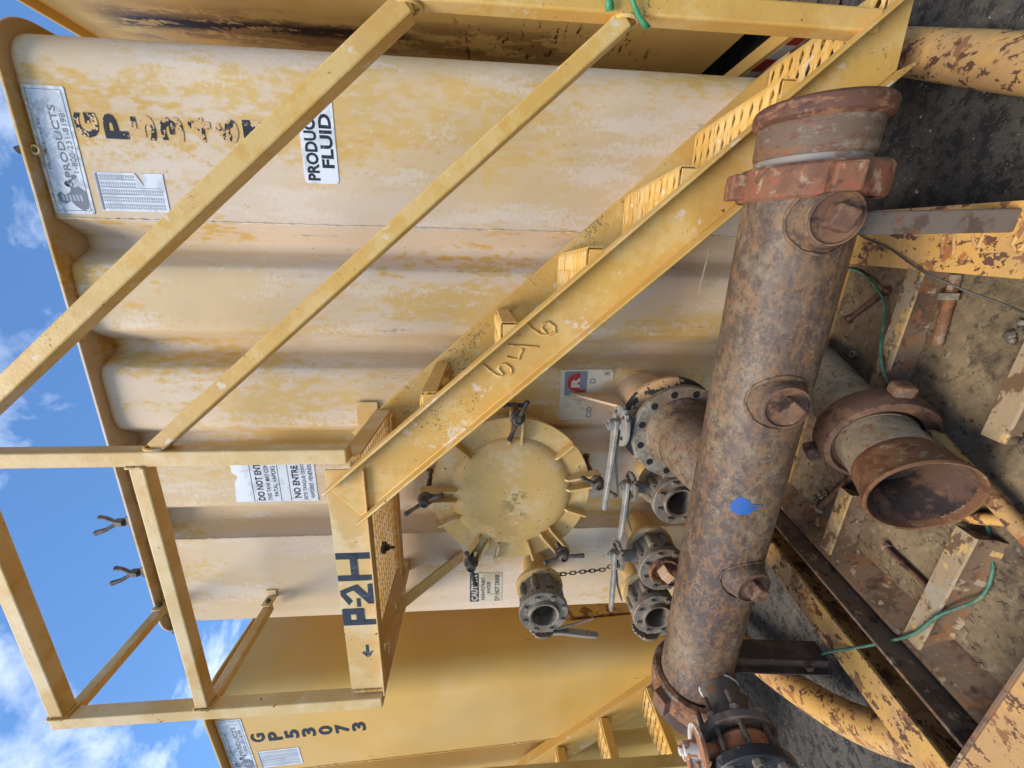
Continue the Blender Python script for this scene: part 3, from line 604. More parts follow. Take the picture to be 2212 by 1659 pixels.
# ------------------------------------------------------------------ staircase
SL = -1.137                                  # stringer slope
def sz(x): return 1.858+SL*(x+.65)       # centre-line height of the stringers
def stairs(label, group):
    B = (.2, 1.35, .2); t = thing('staircase', label, 'staircase', B, group)
    x0, x1 = -.72, .665
    d = V((1, 0, SL)).normalized(); nrm = V((-SL, 0, 1)).normalized()*1.0
    nrm = V((d.z*-1, 0, d.x))
    def stringer(yw, sgn, name, dz=0.0):
        H, fl, tk = .150, .056, .0075
        ytick = [(0, -H/2), (fl*sgn, -H/2), (fl*sgn, -H/2+tk), (tk*sgn, -H/2+tk), (tk*sgn, H/2-tk), (fl*sgn, H/2-tk), (fl*sgn, H/2), (0, H/2)]
        vs = []
        for end in (0, 1):
            for (yy, nn) in ytick:
                p = V((0, yw+yy, dz))+nrm*nn
                if end == 0: q = V((x0, 0, sz(x0)-.075/.66+.0))+p
                else:
                    base = V((x0, 0, sz(x0)-.075/.66))+p; k = (.30-base.z)/d.z; q = base+d*k
                vs.append(q)
        n = 8; mb = MB(); mb.add(vs, [tuple(range(n)), tuple(range(2*n-1, n-1, -1))]+[(i, i+n, (i+1) % n+n, (i+1) % n) for i in range(n)])
        return mb.build(name, 'stair_paint', t, bevel=.0025, smooth=30)
    near = stringer(1.135, -1, 'stringer'); far = stringer(1.565, 1, 'stringer', .062)
    # end stiffener of the top
    # welded number beads
    def w(xx, zz): return V((xx, 1.1268, zz))
    def bead(pts, name='weld_bead'):
        ps = []
        for a, b in zip(pts[:-1], pts[1:]):
            n = max(2, int((V(b)-V(a)).length/.006))
            ps += [V(a).lerp(V(b), k/n)+V((random.uniform(-.001, .001), 0, random.uniform(-.001, .001))) for k in range(n)]
        ps.append(V(pts[-1])); ob = MB().tube(ps, [.0042+random.uniform(-.001, .001) for _ in ps], 8).build(name, 'stair_paint', t, smooth=60); return ob
    six = lambda ox, oz: [w(ox+a, oz+b) for a, b in ((0, .043), (-.018, .025), (-.034, .0), (-.036, -.02), (-.026, -.042), (-.010, -.040), (.002, -.022), (-.002, -.006), (-.014, -.002), (-.030, -.016))]
    bead(six(-.262, 1.338)); bead([w(-.241, 1.312), w(-.247, 1.276), w(-.214, 1.265)]); bead([w(-.205, 1.307), w(-.209, 1.219)]); bead([w(-.181, 1.283), w(-.176, 1.276)]); bead(six(-.138, 1.212))
    # treads
    tm = MB(); L, D = .415, .185; nc, nr = 10, 3
    dy, dx = L/nc, (D-.02)/nr; vs = {}
    def tv(x, y, z): return (x, y, z)
    for r in range(nr):
        for c in range(nc):
            off = (r % 2)*.0
            xa, xb, ya, yb = -D/2+.01+r*dx, -D/2+.01+(r+1)*dx, -L/2+c*dy+off, -L/2+(c+1)*dy+off
            xc, yc = (xa+xb)/2, (ya+yb)/2
            hw, hl = dy*.36, dx*.46; zr = .007 if (c+r) % 2 else .004
            tm.add([(xa, ya, 0), (xb, ya, 0), (xb, yb, 0), (xa, yb, 0), (xc, yc-hw, zr), (xc+hl, yc, .002), (xc, yc+hw, -.004), (xc-hl, yc, .002)],
                   [(0, 1, 4), (1, 5, 4), (1, 2, 5), (2, 6, 5), (2, 3, 6), (3, 7, 6), (3, 0, 7), (0, 4, 7)])
    for sx in (-1, 1):
        xe = sx*D/2; xi = sx*(D/2-.01)
        tm.add([(xi, -L/2, 0), (xi, L/2, 0), (xe, L/2, -.004), (xe, -L/2, -.004), (xe, L/2, -.048), (xe, -L/2, -.048), (xe-sx*.012, L/2, -.048), (xe-sx*.012, -L/2, -.048)], [(0, 1, 2, 3), (3, 2, 4, 5), (5, 4, 6, 7)])
    tme = tm.mesh('tread'); tme.materials.append(MATS['stair_paint'])
    for k in range(6):
        xr = -.352+k*.2145; xx = xr-.0925; zz = 1.572-k*.2415
        ob = obj('tread', tme, 'stair_paint', t); ob.location = V((xx, 1.35, zz))-V(B)
        s_ = ob.modifiers.new('solid', 'SOLIDIFY'); s_.thickness = .003
        for sy in (-1, 1):
            br = MB().box((0, sy*(L/2+.002), -.03), (D*.92, .004, .045)).build('tread_end', 'stair_paint', None, bevel=.001); br.parent = ob
    # handrail
    def rail(a, b, name, wd=.05): return MB().bar(a, b, wd, wd).build(name, 'stair_paint', t, bevel=.005)
    zr = lambda x: 2.706-1.228*(x+.334)
    rail((-.512, 1.14, zr(-.512)), (.60, 1.14, zr(.60)), 'top_rail')
    zm = lambda x: 2.375-1.178*(x+.538)
    rail((-.522, 1.14, zm(-.522)), (.60, 1.14, zm(.60)), 'middle_rail', .043)
    MB().bar((.628, 1.14, .385), (.628, 1.14, 1.55), .05, .05).build('rail_post', 'stair_paint', t, bevel=.005)
    for (x_, z_) in ((.60, zm(.60)), (-.522, zm(-.522)), (.60, zr(.6))):
        MB().tube([(x_, 1.14+.027*math.cos(a), z_+.034*math.sin(a)) for a in [2*math.pi*k/16 for k in range(16)]], .005, 6, closed=True).build('rail_weld', 'stair_paint', t, smooth=60)
    return t
st = stairs('yellow steel staircase with handrail climbing to the platform marked P-2H', None)
st2 = copy_tree(st); st2.location += V((-2.72, 0, -.13)); st2['label'] = 'yellow stair with perforated treads low on the GP53073 tank, behind the pipe end'
for o in [st, st2]: o['group'] = 'staircases of the tanks'
# green ribbons on the foot of the handrail
def ribbon(pts, wd, label):
    mb = MB(); vs = []
    for i, p in enumerate(pts):
        p = V(p); s = V((math.sin(i*.9)*.4, .25, 1)).normalized()*wd; vs += [p-s/2, p+s/2]
    mb.add(vs, [(2*i, 2*i+2, 2*i+3, 2*i+1) for i in range(len(pts)-1)])
    o = mb.build('ribbon', 'green_ribbon', smooth=80); m = o.modifiers.new('s', 'SOLIDIFY'); m.thickness = .001
    return solo(o, label, 'ribbon', 'green ribbons on the handrail post')
ribbon([(.66, 1.105, 1.12), (.645, 1.10, 1.11), (.63, 1.10, 1.095), (.615, 1.102, 1.085), (.60, 1.103, 1.083)], .02, 'green ribbon hanging from the handrail post, the upper short end')
ribbon([(.665, 1.10, 1.03), (.64, 1.098, 1.035), (.62, 1.10, 1.03), (.60, 1.105, 1.015), (.585, 1.108, .998), (.575, 1.11, .985)], .016, 'green ribbon wrapped over the lower handrail end')

# ------------------------------------------------------------------ platform
PB = (-1.05, 1.35, 1.75)
pf = thing('access_platform', 'yellow platform with guard rail marked P-2H, hung on the middle tank', 'platform', PB)
PY = 1.14
MB().box((-1.075, PY+.003, 1.8165), (.93, .006, .131)).build('toe_board', 'platform_paint', pf, bevel=.001)
MB().section(ang(.04, .04, .005), (-1.545, PY+.012, 1.752), (-.60, PY+.012, 1.752)).build('edge_angle', 'platform_paint', pf, bevel=.001)
mb = MB()
for k in range(13): mb.bar((-1.54, 1.175+k*.029, 1.80), (-.58, 1.175+k*.029, 1.80), .005, .026)
for k in range(20): mb.bar((-1.53+k*.05, 1.16, 1.811), (-1.53+k*.05, 1.55, 1.811), .004, .004)
gt = mb.build('grating', 'platform_paint', pf); gt['kind'] = 'stuff'
MB().section(ang(.05, .05, .006), (-1.56, 1.548, 1.752), (-.57, 1.548, 1.752)).build('edge_angle', 'platform_paint', pf, bevel=.001)
MB().bar((-.565, 1.15, 1.80), (-.565, 1.58, 1.80), .008, .06).build('side_bar', 'platform_paint', pf, bevel=.001)
MB().bar((-1.55, 1.15, 1.79), (-1.55, 1.58, 1.79), .008, .07).build('side_bar', 'platform_paint', pf, bevel=.001)
MB().box((-.585, 1.59, 1.872), (.10, .004, .09)).build('wall_plate', 'platform_paint', pf, bevel=.001)
def ptube(a, b, name, wd=.05): return MB().bar(a, b, wd, wd).build(name, 'platform_paint', pf, bevel=.005)
ptube((-.553, PY, 1.80), (-.553, PY, 2.94), 'post'); ptube((-1.585, PY, 1.765), (-1.60, PY, 2.94), 'post')
ptube((-.528, PY, 2.907), (-1.565, PY, 2.907), 'top_rail'); ptube((-.578, PY, 2.415), (-1.565, PY, 2.415), 'middle_rail', .045)
ptube((-1.59, PY+.025, 2.895), (-1.55, 1.585, 2.885), 'side_rail', .038); ptube((-1.588, PY+.025, 2.41), (-1.555, 1.565, 2.40), 'side_rail', .038)
for (x, y, z) in ((-1.535, 1.575, 2.885), (-1.535, 1.575, 2.40)):
    MB().box((x+.008, y, z), (.006, .075, .045)).box((x+.026, 1.597, z), (.04, .006, .045)).build('rail_bracket', 'platform_paint', pf, bevel=.001)
    mb = MB().hexnut((x+.011, y-.012, z), (1, 0, 0), .011, .009).cyl((x-.04, y-.012, z), (x+.026, y-.012, z), .006, n=10).hexnut((x-.05, y-.012, z), (1, 0, 0), .011, .008); mb.build('rail_bolt', 'dark_steel', pf)
for (x_, y_, z_, h_, dx_) in ((-.579, PY, 2.415, .027, 0), (-1.566, PY, 2.415, .027, 0), (-1.566, PY, 2.907, .03, 0), (-.579, PY, 2.907, .03, 0)):
    MB().tube([(x_+random.uniform(-.001, .001), y_+h_*max(-1, min(1, 1.3*math.cos(a))), z_+h_*max(-1, min(1, 1.3*math.sin(a)))) for a in [2*math.pi*k/28 for k in range(28)]], [.0042+random.uniform(-.001, .0015) for _ in range(28)], 6, closed=True).build('rail_weld', 'platform_paint', pf, smooth=60)
MB().tube([(-1.546+random.uniform(-.001, .001), PY-.002, 1.76+.115*k/20) for k in range(21)], [.005+random.uniform(-.001, .002) for _ in range(21)], 6).build('plate_weld', 'platform_paint', pf, smooth=60)
# joist and knee brace under the platform
MB().section([(-.03, 0), (.03, 0), (.03, .006), (-.024, .006), (-.024, .05), (-.03, .05)], (-1.375, 1.60, 1.74), (-1.375, 1.165, 1.735)).build('joist', 'platform_paint', pf, bevel=.001)
MB().section(ang(.055, .055, .006), (-1.36, 1.605, 1.475), (-1.36, 1.30, 1.735), (1, 0, 0)).build('knee_brace', 'platform_paint', pf, bevel=.001)
MB().cyl((-1.08, 1.36, 1.79), (-1.08, 1.36, 1.775), .024, n=16).hexnut((-1.08, 1.36, 1.762), (0, 0, 1), .014, .014).cyl((-1.08, 1.36, 1.74), (-1.08, 1.36, 1.77), .006, n=10).build('grating_clip', 'dark_steel', pf, smooth=40)
# tape lettering on the toe board
def tape(polys, name):
    mb = MB()
    for i, poly in enumerate(polys): mb.prism(poly, (0, PY-.0006-.0007*i, 0), (1, 0, 0), (0, 0, 1), (0, .0007, 0))
    return mb.build(name, 'black_tape', pf)
rect = lambda x0, x1, z0, z1: [(x0, z0), (x1, z0), (x1, z1), (x0, z1)]
tape([rect(-.948, -.922, 1.752, 1.881), rect(-1.037, -1.014, 1.753, 1.881), rect(-1.03, -.93, 1.811, 1.835)], 'tape_letter')
tape([[(-1.143, 1.854), (-1.123, 1.84), (-1.082, 1.868), (-1.095, 1.881)], [(-1.098, 1.878), (-1.078, 1.88), (-1.055, 1.828), (-1.068, 1.812)], [(-1.072, 1.837), (-1.052, 1.822), (-1.118, 1.768), (-1.138, 1.785)], [(-1.136, 1.757), (-1.051, 1.757), (-1.053, 1.784), (-1.136, 1.785)]], 'tape_digit')
tape([rect(-1.150, -1.113, 1.813, 1.827)], 'tape_hyphen')
tape([rect(-1.232, -1.207, 1.757, 1.881), rect(-1.226, -1.158, 1.854, 1.881), rect(-1.182, -1.157, 1.807, 1.878), rect(-1.225, -1.16, 1.806, 1.833)], 'tape_letter')
tape([rect(-1.375, -1.325, 1.802, 1.813), [(-1.386, 1.807), (-1.377, 1.799), (-1.352, 1.787), (-1.358, 1.798)], [(-1.386, 1.808), (-1.376, 1.816), (-1.36, 1.828), (-1.355, 1.818)]], 'tape_arrow')

# ------------------------------------------------------------------ valves on the tank
def ring(ri, ro, y0, y1, ch=.003): return [(ri, y0), (ro-ch, y0), (ro, y0+ch), (ro, y1-ch), (ro-ch, y1), (ri, y1)]
def lever(t, c, stem, out, r_hub, L, mats=('handle_steel', 'grey_cast'), flip=1, trig=True):
    """stem from c along `stem`, notch plate square to it, handle running along `out`"""
    c = V(c); st_ = V(stem).normalized(); ot = V(out).normalized(); sd = st_.cross(ot).normalized()
    MB().cyl(c, c+st_*.075, .026, .024, n=16).build('stem_neck', mats[1], t, smooth=40)
    n0 = c+st_*.075; poly = []
    for k in range(40):
        a = 2*math.pi*k/40; rr = r_hub
        if 12 < k < 26: rr = r_hub*(1.0 if k % 2 else .88)
        poly.append((rr*math.cos(a), rr*math.sin(a)))
    MB().prism(poly, n0, ot, sd, st_*.012).build('notch_plate', mats[1], t, bevel=.001)
    mb = MB()
    for k in range(4): a = R(45+90*k); mb.hexnut(n0+ot*math.cos(a)*r_hub*.7+sd*math.sin(a)*r_hub*.7+st_*.012, st_, .007, .007)
    mb.build('plate_bolt', 'dark_steel', t)
    h0 = n0+st_*.02
    MB().cyl(n0+st_*.010, n0+st_*.052, .021, .019, n=16).hexnut(n0+st_*.052, st_, .009, .008).build('lever_hub', mats[0], t, smooth=40)
    # handle: broad at the hub, tapering, slightly bent outward
    prof = [(-.02, .022), (.03, .022), (.10, .016), (.16, .018), (.22, .017), (L, .012)]
    pts = []
    for i, (x, wd) in enumerate(prof):
        hh = .028+.018*max(0, (x-.08)/L)
        pts.append((x, wd, hh))
    vs = []
    for x, wd, hh in pts:
        b = n0+ot*x+st_*hh
        vs += [b-sd*wd-st_*.008, b+sd*wd-st_*.008, b+sd*wd+st_*.008, b-sd*wd+st_*.008]
    m = MB(); n = len(pts); m.add(vs, [(0, 1, 2, 3), tuple(4*(n-1)+k for k in (3, 2, 1, 0))]+[(4*i+k, 4*i+(k+1) % 4, 4*i+4+(k+1) % 4, 4*i+4+k) for i in range(n-1) for k in range(4)])
    m.build('lever_handle', mats[0], t, bevel=.004, smooth=40)
    if trig:
        a = n0+ot*.07+st_*.018; b = n0+ot*.16+st_*.004+sd*.02*flip; c2 = n0+ot*(L*.92)-st_*.022+sd*.03*flip
        MB().tube([a, a.lerp(b, .5), b, c2], [.006, .006, .005, .0035], 8).build('trigger', mats[0], t, smooth=50)
def valve(label, x, z, r, stem, out, y1=1.30, plug=False, L=.26, mats=('handle_steel', 'grey_cast'), flip=1, rot=.0, wall=1.62, flc='hatch_paint'):
    t = thing('butterfly_valve', label, 'valve', (x, 1.6, z-r), 'butterfly valves on the tank front')
    o = (x, 0, z); D = (0, 1, 0)
    MB().lathe([(r*.60, wall), (r*.60, y1+.15), (r*.55, y1+.15), (r*.55, wall)], o, D, 32, closed=True).build('nozzle', flc, t, smooth=40)
    MB().lathe(ring(r*.5, r*1.02, y1+.135, y1+.158), o, D, 40, closed=True).build('rear_flange', flc, t, smooth=35)
    mb = MB().lathe(ring(r*.5, r*.80, y1+.04, y1+.137), o, D, 40, closed=True)
    for k in range(8):
        a = R(22.5+45*k)+rot; c = V((x+r*.80*math.cos(a), 0, z+r*.80*math.sin(a))); mb.cyl(c+V((0, y1+.055, 0)), c+V((0, y1+.115, 0)), .017, n=10)
    mb.build('valve_body', mats[1], t, smooth=40, bevel=.002)
    MB().lathe(ring(r*.52, r, y1, y1+.028), o, D, 48, closed=True).build('front_flange', mats[1], t, smooth=35)
    MB().lathe([(r*.50, y1+.05), (r*.50, y1-.012), (r*.585, y1-.016), (r*.62, y1-.008), (r*.64, y1+.004)], o, D, 40).build('bore_ring', 'orange_rust' if plug else mats[1], t, smooth=40)
    for k in range(8):
        a = R(22.5+45*k)+rot; c = V((x+r*.83*math.cos(a), 0, z+r*.83*math.sin(a)))
        mb = MB().hexnut(c+V((0, y1-.011, 0)), (0, 1, 0), .0105, .011, random.uniform(0, 1)); mb.cyl(c+V((0, y1+.02, 0)), c+V((0, y1+.165, 0)), .006, n=8)
        mb.hexnut(c+V((0, y1+.158, 0)), (0, 1, 0), .0105, .01); mb.build('flange_bolt', 'grey_cast', t)
    if plug:
        MB().lathe([(.0001, y1+.004), (r*.50, y1+.004), (r*.50, y1+.03)], o, D, 32).build('plug', 'orange_rust', t, smooth=40)
        MB().box((x, y1-.022, z), (.042, .05, .042), Matrix.Rotation(R(40), 3, 'Y')).build('plug_head', 'faded_beige', t, bevel=.003)
    else:
        MB().lathe([(.0001, y1+.10), (r*.4, y1+.096), (r*.5, y1+.09)], o, D, 32).build('valve_disc', 'dark_rust', t, smooth=40)
    s = V(stem).normalized()
    lever(t, V((x, y1+.088, z))+s*r*.80, stem, out, .062, L, mats, flip)
    return t
valve('open grey valve highest on the tank, beside the CAUTION sticker, lever hanging', -1.387, 1.124, .106, (-1, 0, -.05), (.0, -.12, -1), mats=('handle_steel', 'grey_cast'), flip=-1)
valve('open grey valve lowest left on the tank, partly behind the big pipe', -1.425, .625, .104, (-1, -.05, 0), (0, .1, -1), L=.12)
valve('grey valve closed by a plug with a square head', -1.187, .625, .104, (.05, 0, 1), (-1, -.12, -.05), plug=True, L=.27, flip=-1)
valve('open grey valve between the plugged valve and the big elbow flange', -.858, .605, .105, (.12, 0, 1), (-1, -.06, -.02), L=.25, flip=-1)
# big outlet with a pink wafer valve
BX, BZ = -.528, .690
t = thing('outlet_valve', 'large pinkish wafer valve with grey lever, behind the biggest flange', 'valve', (BX, 1.6, BZ-.19))
MB().lathe([(.122, 1.66), (.122, 1.32), (.112, 1.32), (.112, 1.66)], (BX, 0, BZ), (0, 1, 0), 40, closed=True).build('nozzle', 'faded_beige', t, smooth=40)
MB().tube([(BX+.123*math.cos(a), 1.600+random.uniform(-.002, .002), BZ+.123*math.sin(a)) for a in [2*math.pi*k/48 for k in range(48)]], [.005+random.uniform(-.001, .002) for _ in range(48)], 6, closed=True).build('nozzle_weld', 'faded_beige', t, smooth=60)
MB().lathe(ring(.11, .180, 1.30, 1.325), (BX, 0, BZ), (0, 1, 0), 56, closed=True).build('rear_flange', 'chipped_flange', t, smooth=35)
MB().prism([(0, 0), (.20, 0), (.01, -.20)], (BX+.02, 1.60, BZ+.115), V((.0, 0, 1)), (0, 1, 0), (.010, 0, 0)).build('gusset', 'faded_beige', t, bevel=.001)
MB().lathe(ring(.11, .142, 1.242, 1.30), (BX, 0, BZ), (0, 1, 0), 48, closed=True).box((BX+.01, 1.271, BZ+.135), (.06, .044, .05)).build('wafer_body', 'pink_body', t, smooth=40, bevel=.003)
lever(t, (BX+.01, 1.271, BZ+.115), (.0, 0, 1), (-1, -.03, .0), .076, .34, ('handle_steel', 'handle_steel'), flip=-1)
# chain between two valves
ch = thing('chain', 'thin steel chain hanging from the upper valve to the plugged valve', 'chain', (-1.33, 1.52, .78))
lk = MB().tube([(.0065*math.cos(a), 0, .008*math.copysign(1, math.sin(a)) * (1 if abs(math.sin(a)) > .01 else 0)+.0065*math.sin(a)) for a in [2*math.pi*k/16+.01 for k in range(16)]], .0026, 6, closed=True).mesh('link'); lk.materials.append(MATS['dark_steel'])
for p in lk.polygons: p.use_smooth = True
cp = [V((-1.355, 1.44, 1.19)), V((-1.345, 1.45, 1.13)), V((-1.335, 1.46, 1.03)), V((-1.315, 1.45, .92)), V((-1.290, 1.43, .84)), V((-1.235, 1.40, .79))]
tot = sum((b-a).length for a, b in zip(cp[:-1], cp[1:])); pos = 0.0; i = 0
while pos < tot-.005:
    rem = pos
    for a, b in zip(cp[:-1], cp[1:]):
        if rem <= (b-a).length: p = a.lerp(b, rem/(b-a).length); d = (b-a).normalized(); break
        rem -= (b-a).length
    o = obj('link', lk, 'dark_steel', ch); o.location = p-V(ROOT[ch.name]['base']); o.rotation_mode = 'QUATERNION'
    o.rotation_quaternion = d.to_track_quat('Z', 'Y') @ Quaternion((0, 0, 1), R(90*(i % 2)+20)); pos += .0225; i += 1

# ------------------------------------------------------------------ manifold skid (its own tilted frame)
SX, SD, SN = V((.99551, -.08463, .042398)), V((.0888586, .9898976, -.1104852)), V((-.0326192, .1137566, .992973))
SM = Matrix(((SX.x, SD.x, SN.x, 0), (SX.y, SD.y, SN.y, 0), (SX.z, SD.z, SN.z, HC), (0, 0, 0, 1)))
FL = -1.135                                   # floor level in the skid frame
sk = thing('manifold_skid', 'yellow rusted steel skid tray under the big pipe', 'skid', (-.62, .9, -1.19), M=SM)
def ibeam(a, b, H, Wd, tf, tw, name, m):
    h = H/2; poly = [(-Wd/2, -h), (Wd/2, -h), (Wd/2, -h+tf), (tw/2, -h+tf), (tw/2, h-tf), (Wd/2, h-tf), (Wd/2, h), (-Wd/2, h), (-Wd/2, h-tf), (-tw/2, h-tf), (-tw/2, -h+tf), (-Wd/2, -h+tf)]
    return MB().section(poly, a, b, (0, 0, 1)).build(name, m, sk, bevel=.002)
MB().box((-.62, 1.0, FL-.008), (1.16, 1.02, .016)).build('floor_plate', 'floor_grime', sk)
ibeam((-1.255, .32, -1.095), (-1.255, 1.50, -1.095), .19, .105, .012, .010, 'side_beam', 'skid_paint')
MB().bar((-1.122, .57, -1.06), (-1.122, 1.50, -1.06), .010, .12).build('trough_plate', 'skid_rust', sk, bevel=.002)
MB().bar((-1.165, .57, -1.165), (-1.165, 1.50, -1.165), .08, .012).build('trough_floor', 'dark_rust', sk)
MB().section([(-.006, 0), (.006, 0), (.075, -.07), (.06, -.07)], (-1.10, .57, -1.068), (-1.10, 1.50, -1.068)).build('trough_side', 'skid_rust', sk)
ibeam((-.025, .32, -1.095), (-.025, 1.50, -1.095), .19, .150, .012, .012, 'side_beam', 'skid_paint')
MB().box((-.64, .435, -1.005), (1.37, .27, .012)).box((-.64, .560, -1.09), (1.16, .012, .16)).build('front_beam', 'skid_paint', sk, bevel=.003)
MB().tube([(-1.2, .571, -.997), (-.1, .571, -.997)], .005, 6).build('front_weld', 'skid_rust', sk, smooth=60)
ibeam((-1.21, 1.48, -1.095), (-.1, 1.48, -1.095), .17, .08, .012, .010, 'rear_beam', 'skid_paint')
def jag_angle(x0, x1, y, m='skid_rust'):
    mb = MB(); n = 26; top, lo = FL+.062, FL+.001
    vs = []
    for k in range(n+1):
        x = x0+(x1-x0)*k/n; j = random.uniform(0, .010)
        vs += [(x, y+.045, top), (x, y, top), (x, y-.004, top-.004), (x, y-.006, lo+.012+j), (x, y-.010-random.uniform(0, .008), lo+j*.3), (x, y+.045, top-.008)]
    fs = [(6*k+i, 6*k+6+i, 6*k+6+(i+1) % 6, 6*k+(i+1) % 6) for k in range(n) for i in range(6)]+[(5, 4, 3, 2, 1, 0), tuple(6*n+i for i in range(6))]
    mb.add(vs, fs); o = mb.build('floor_angle', m, sk, smooth=35); o.data.materials.append(MATS['angle_top'])
    for p in o.data.polygons:
        if p.normal.z > .6: p.material_index = 1
    return o
jag_angle(-.49, -.102, 1.145); jag_angle(-1.10, -.83, 1.125); jag_angle(-.46, -.105, .82); jag_angle(-1.10, -.70, .785)
def smooth_pts(pts, n=10):
    P = [V(p) for p in pts]; out = []
    for i in range(len(P)-1):
        p0, p1, p2, p3 = P[max(i-1, 0)], P[i], P[i+1], P[min(i+2, len(P)-1)]
        for k in range(n):
            t = k/n; out.append(.5*((2*p1)+(p2-p0)*t+(2*p0-5*p1+4*p2-p3)*t*t+(3*p1-p0-3*p2+p3)*t**3))
    out.append(P[-1]); return out
MB().tube(smooth_pts([(-1.26, .665, -1.075), (-1.36, .715, -1.075), (-1.53, .85, -1.075), (-1.72, 1.06, -1.075), (-1.90, 1.30, -1.075), (-2.0, 1.52, -1.075)]), .056, 24).build('bumper_tube', 'skid_paint', sk, smooth=60)
MB().tube(smooth_pts([(.05, .38, -1.10), (.12, .55, -1.10), (.205, .77, -1.10), (.335, 1.10, -1.10), (.41, 1.28, -1.10), (.485, 1.46, -1.10), (.55, 1.62, -1.10)]), .055, 24).build('bumper_tube', 'skid_paint', sk, smooth=60)
MB().section(chan(.07, .045, .006), (-1.345, .955, -1.0), (-1.345, .955, -.66), (0, 1, 0)).build('pipe_leg', 'dark_leg', sk, bevel=.002)
MB().bar((-1.385, .925, -1.0), (-1.385, .925, -.67), .006, .05, (0, 1, 0)).build('leg_plate', 'dark_leg', sk)
MB().bar((.012, .92, -1.0), (.012, .92, -.66), .046, .034, (0, 1, 0)).build('pipe_leg', 'leg_steel', sk, bevel=.004)
mb = MB().hexnut((-1.36, .91, -.93), (0, -1, 0), .012, .01); mb.build('leg_bolt', 'dark_leg', sk)
# weld-bead number on the right beam
def sbead(pts): 
    ps = []
    for a, b in zip(pts[:-1], pts[1:]):
        n = max(2, int((V(b)-V(a)).length/.006)); ps += [V(a).lerp(V(b), k/n)+V((random.uniform(-.001, .001), random.uniform(-.001, .001), 0)) for k in range(n)]
    ps.append(V(pts[-1])); return MB().tube(ps, [.004+random.uniform(-.0012, .0012) for _ in ps], 8).build('weld_bead', 'skid_paint', sk, smooth=60)
sbead([(-.07, 1.03, -.999), (-.02, 1.045, -.999), (-.015, 1.02, -.999), (-.06, 1.005, -.999)]); sbead([(-.01, .985, -.999), (-.045, .96, -.999), (-.005, .955, -.999)])
sbead([(.02, .905, -.999), (.0, .89, -.999), (-.035, .895, -.999), (-.05, .88, -.999), (-.02, .87, -.999), (.02, .885, -.999)])

# --- the big header pipe
PA, PS, PR = .943, -.582, .1095
hp = thing('header_pipe', 'big rusty horizontal pipe with three plugs in front of the tank', 'pipe', (-.62, .943, -.69), M=SM)
MB().lathe([(.095, -1.50), (PR, -1.50), (PR, -1.2), (PR, -.9), (PR, -.6), (PR, -.3), (PR, .085), (.095, .085)], (0, PA, PS), (1, 0, 0), 64, closed=True).build('pipe_body', 'header_rust', hp, smooth=40)
# right end: union
MB().lathe([(.090, .08), (.1005, .082), (.1005, .134), (.1035, .138), (.1055, .144), (.1060, .192), (.105, .197), (.088, .197)], (0, PA, PS), (1, 0, 0), 64, closed=True).build('union_end', 'union_rust', hp, smooth=30, label='brown and grey rusted open union end')
MB().lathe([(.104, .194), (.111, .197), (.1165, .202), (.1180, .208), (.1180, .218), (.1155, .226), (.109, .231), (.097, .232), (.090, .228), (.086, .20)], (0, PA, PS), (1, 0, 0), 64, closed=True).build('union_rim', 'rim_rust', hp, smooth=30, label='dark rust rim of the open union end')
MB().lathe([(.1003, .122), (.1012, .123), (.1012, .135), (.1003, .136)], (0, PA, PS), (1, 0, 0), 64, closed=True).build('bare_band', 'bare_steel', hp, smooth=30)
nut = MB().lathe([(.114, .060), (.128, .058), (.1325, .063), (.134, .088), (.1325, .115), (.128, .121), (.114, .121), (.112, .10), (.112, .08)], (0, PA+.004, PS-.010), (1, 0, 0), 64, closed=True).build('union_nut', 'red_nut', hp, smooth=30, label='rusty wing nut with traces of red paint')
def lug(a, x0, x1, rr, m, par, sz=.05, cy=PA+.006, cs=PS-.014, hh=.035):
    a = R(a); c = V((0, -math.cos(a), math.sin(a))); s = V((0, math.sin(a), math.cos(a)))
    o = V(((x0+x1)/2, cy, cs))+c*(rr+hh/2-.006)
    M3 = Matrix((V((1, 0, 0)), s, c)).transposed()
    ob = MB().box(o, (x1-x0, sz, hh), M3).build('lug', m, None, bevel=.005); ob.parent = par; return ob
for a in (10, 98, 236): lug(a, .064, .114, .132, 'red_nut', nut, .050, PA+.004, PS-.010, .032)
# plugs
def plug(t, deg, rot):
    wp = []
    for k in range(56):
        f = 2*math.pi*k/56; rr = .0655+random.uniform(-.0012, .0012); dd = deg+math.degrees(math.asin(rr*math.sin(f)/PR)); wp.append((t+rr*math.cos(f), PA-(PR+.001)*math.cos(R(dd)), PS+(PR+.001)*math.sin(R(dd))))
    MB().tube(wp, [.0036+random.uniform(-.001, .0013) for _ in wp], 6, closed=True).build('plug_weld', 'header_rust', hp, smooth=60)
    a = R(deg); n = V((0, -math.cos(a), math.sin(a))); o = V((t, PA, PS))
    pr = [(.070, .070), (.062, .098), (.056, .112), (.0525, .120), (.0515, .131), (.0495, .134)]
    ob = MB().lathe(pr, o, n, 40, upv=(1, 0, 0)).build('plug_collar', 'header_rust', hp, smooth=50)
    p = MB().lathe([(.0500, .130), (.0490, .137), (.0455, .1375), (.0445, .132), (.034, .130), (.0001, .130)], o, n, 40, upv=(1, 0, 0)).build('plug', 'dark_rust', hp, smooth=35)
    s, u, d = frame(n, (1, 0, 0)); M3 = Matrix((s, u, d)).transposed() @ Matrix.Rotation(R(rot), 3, 'Z')
    h = MB().box(o+n*.146, (.041, .041, .036), M3).build('plug_head', 'dark_rust', None, bevel=.004); h.parent = p
    MB().lathe([(.0500, .1335), (.0507, .1348), (.0498, .1362)], o, n, 40, upv=(1, 0, 0)).build('thread_ring', 'union_rust', hp, smooth=50)
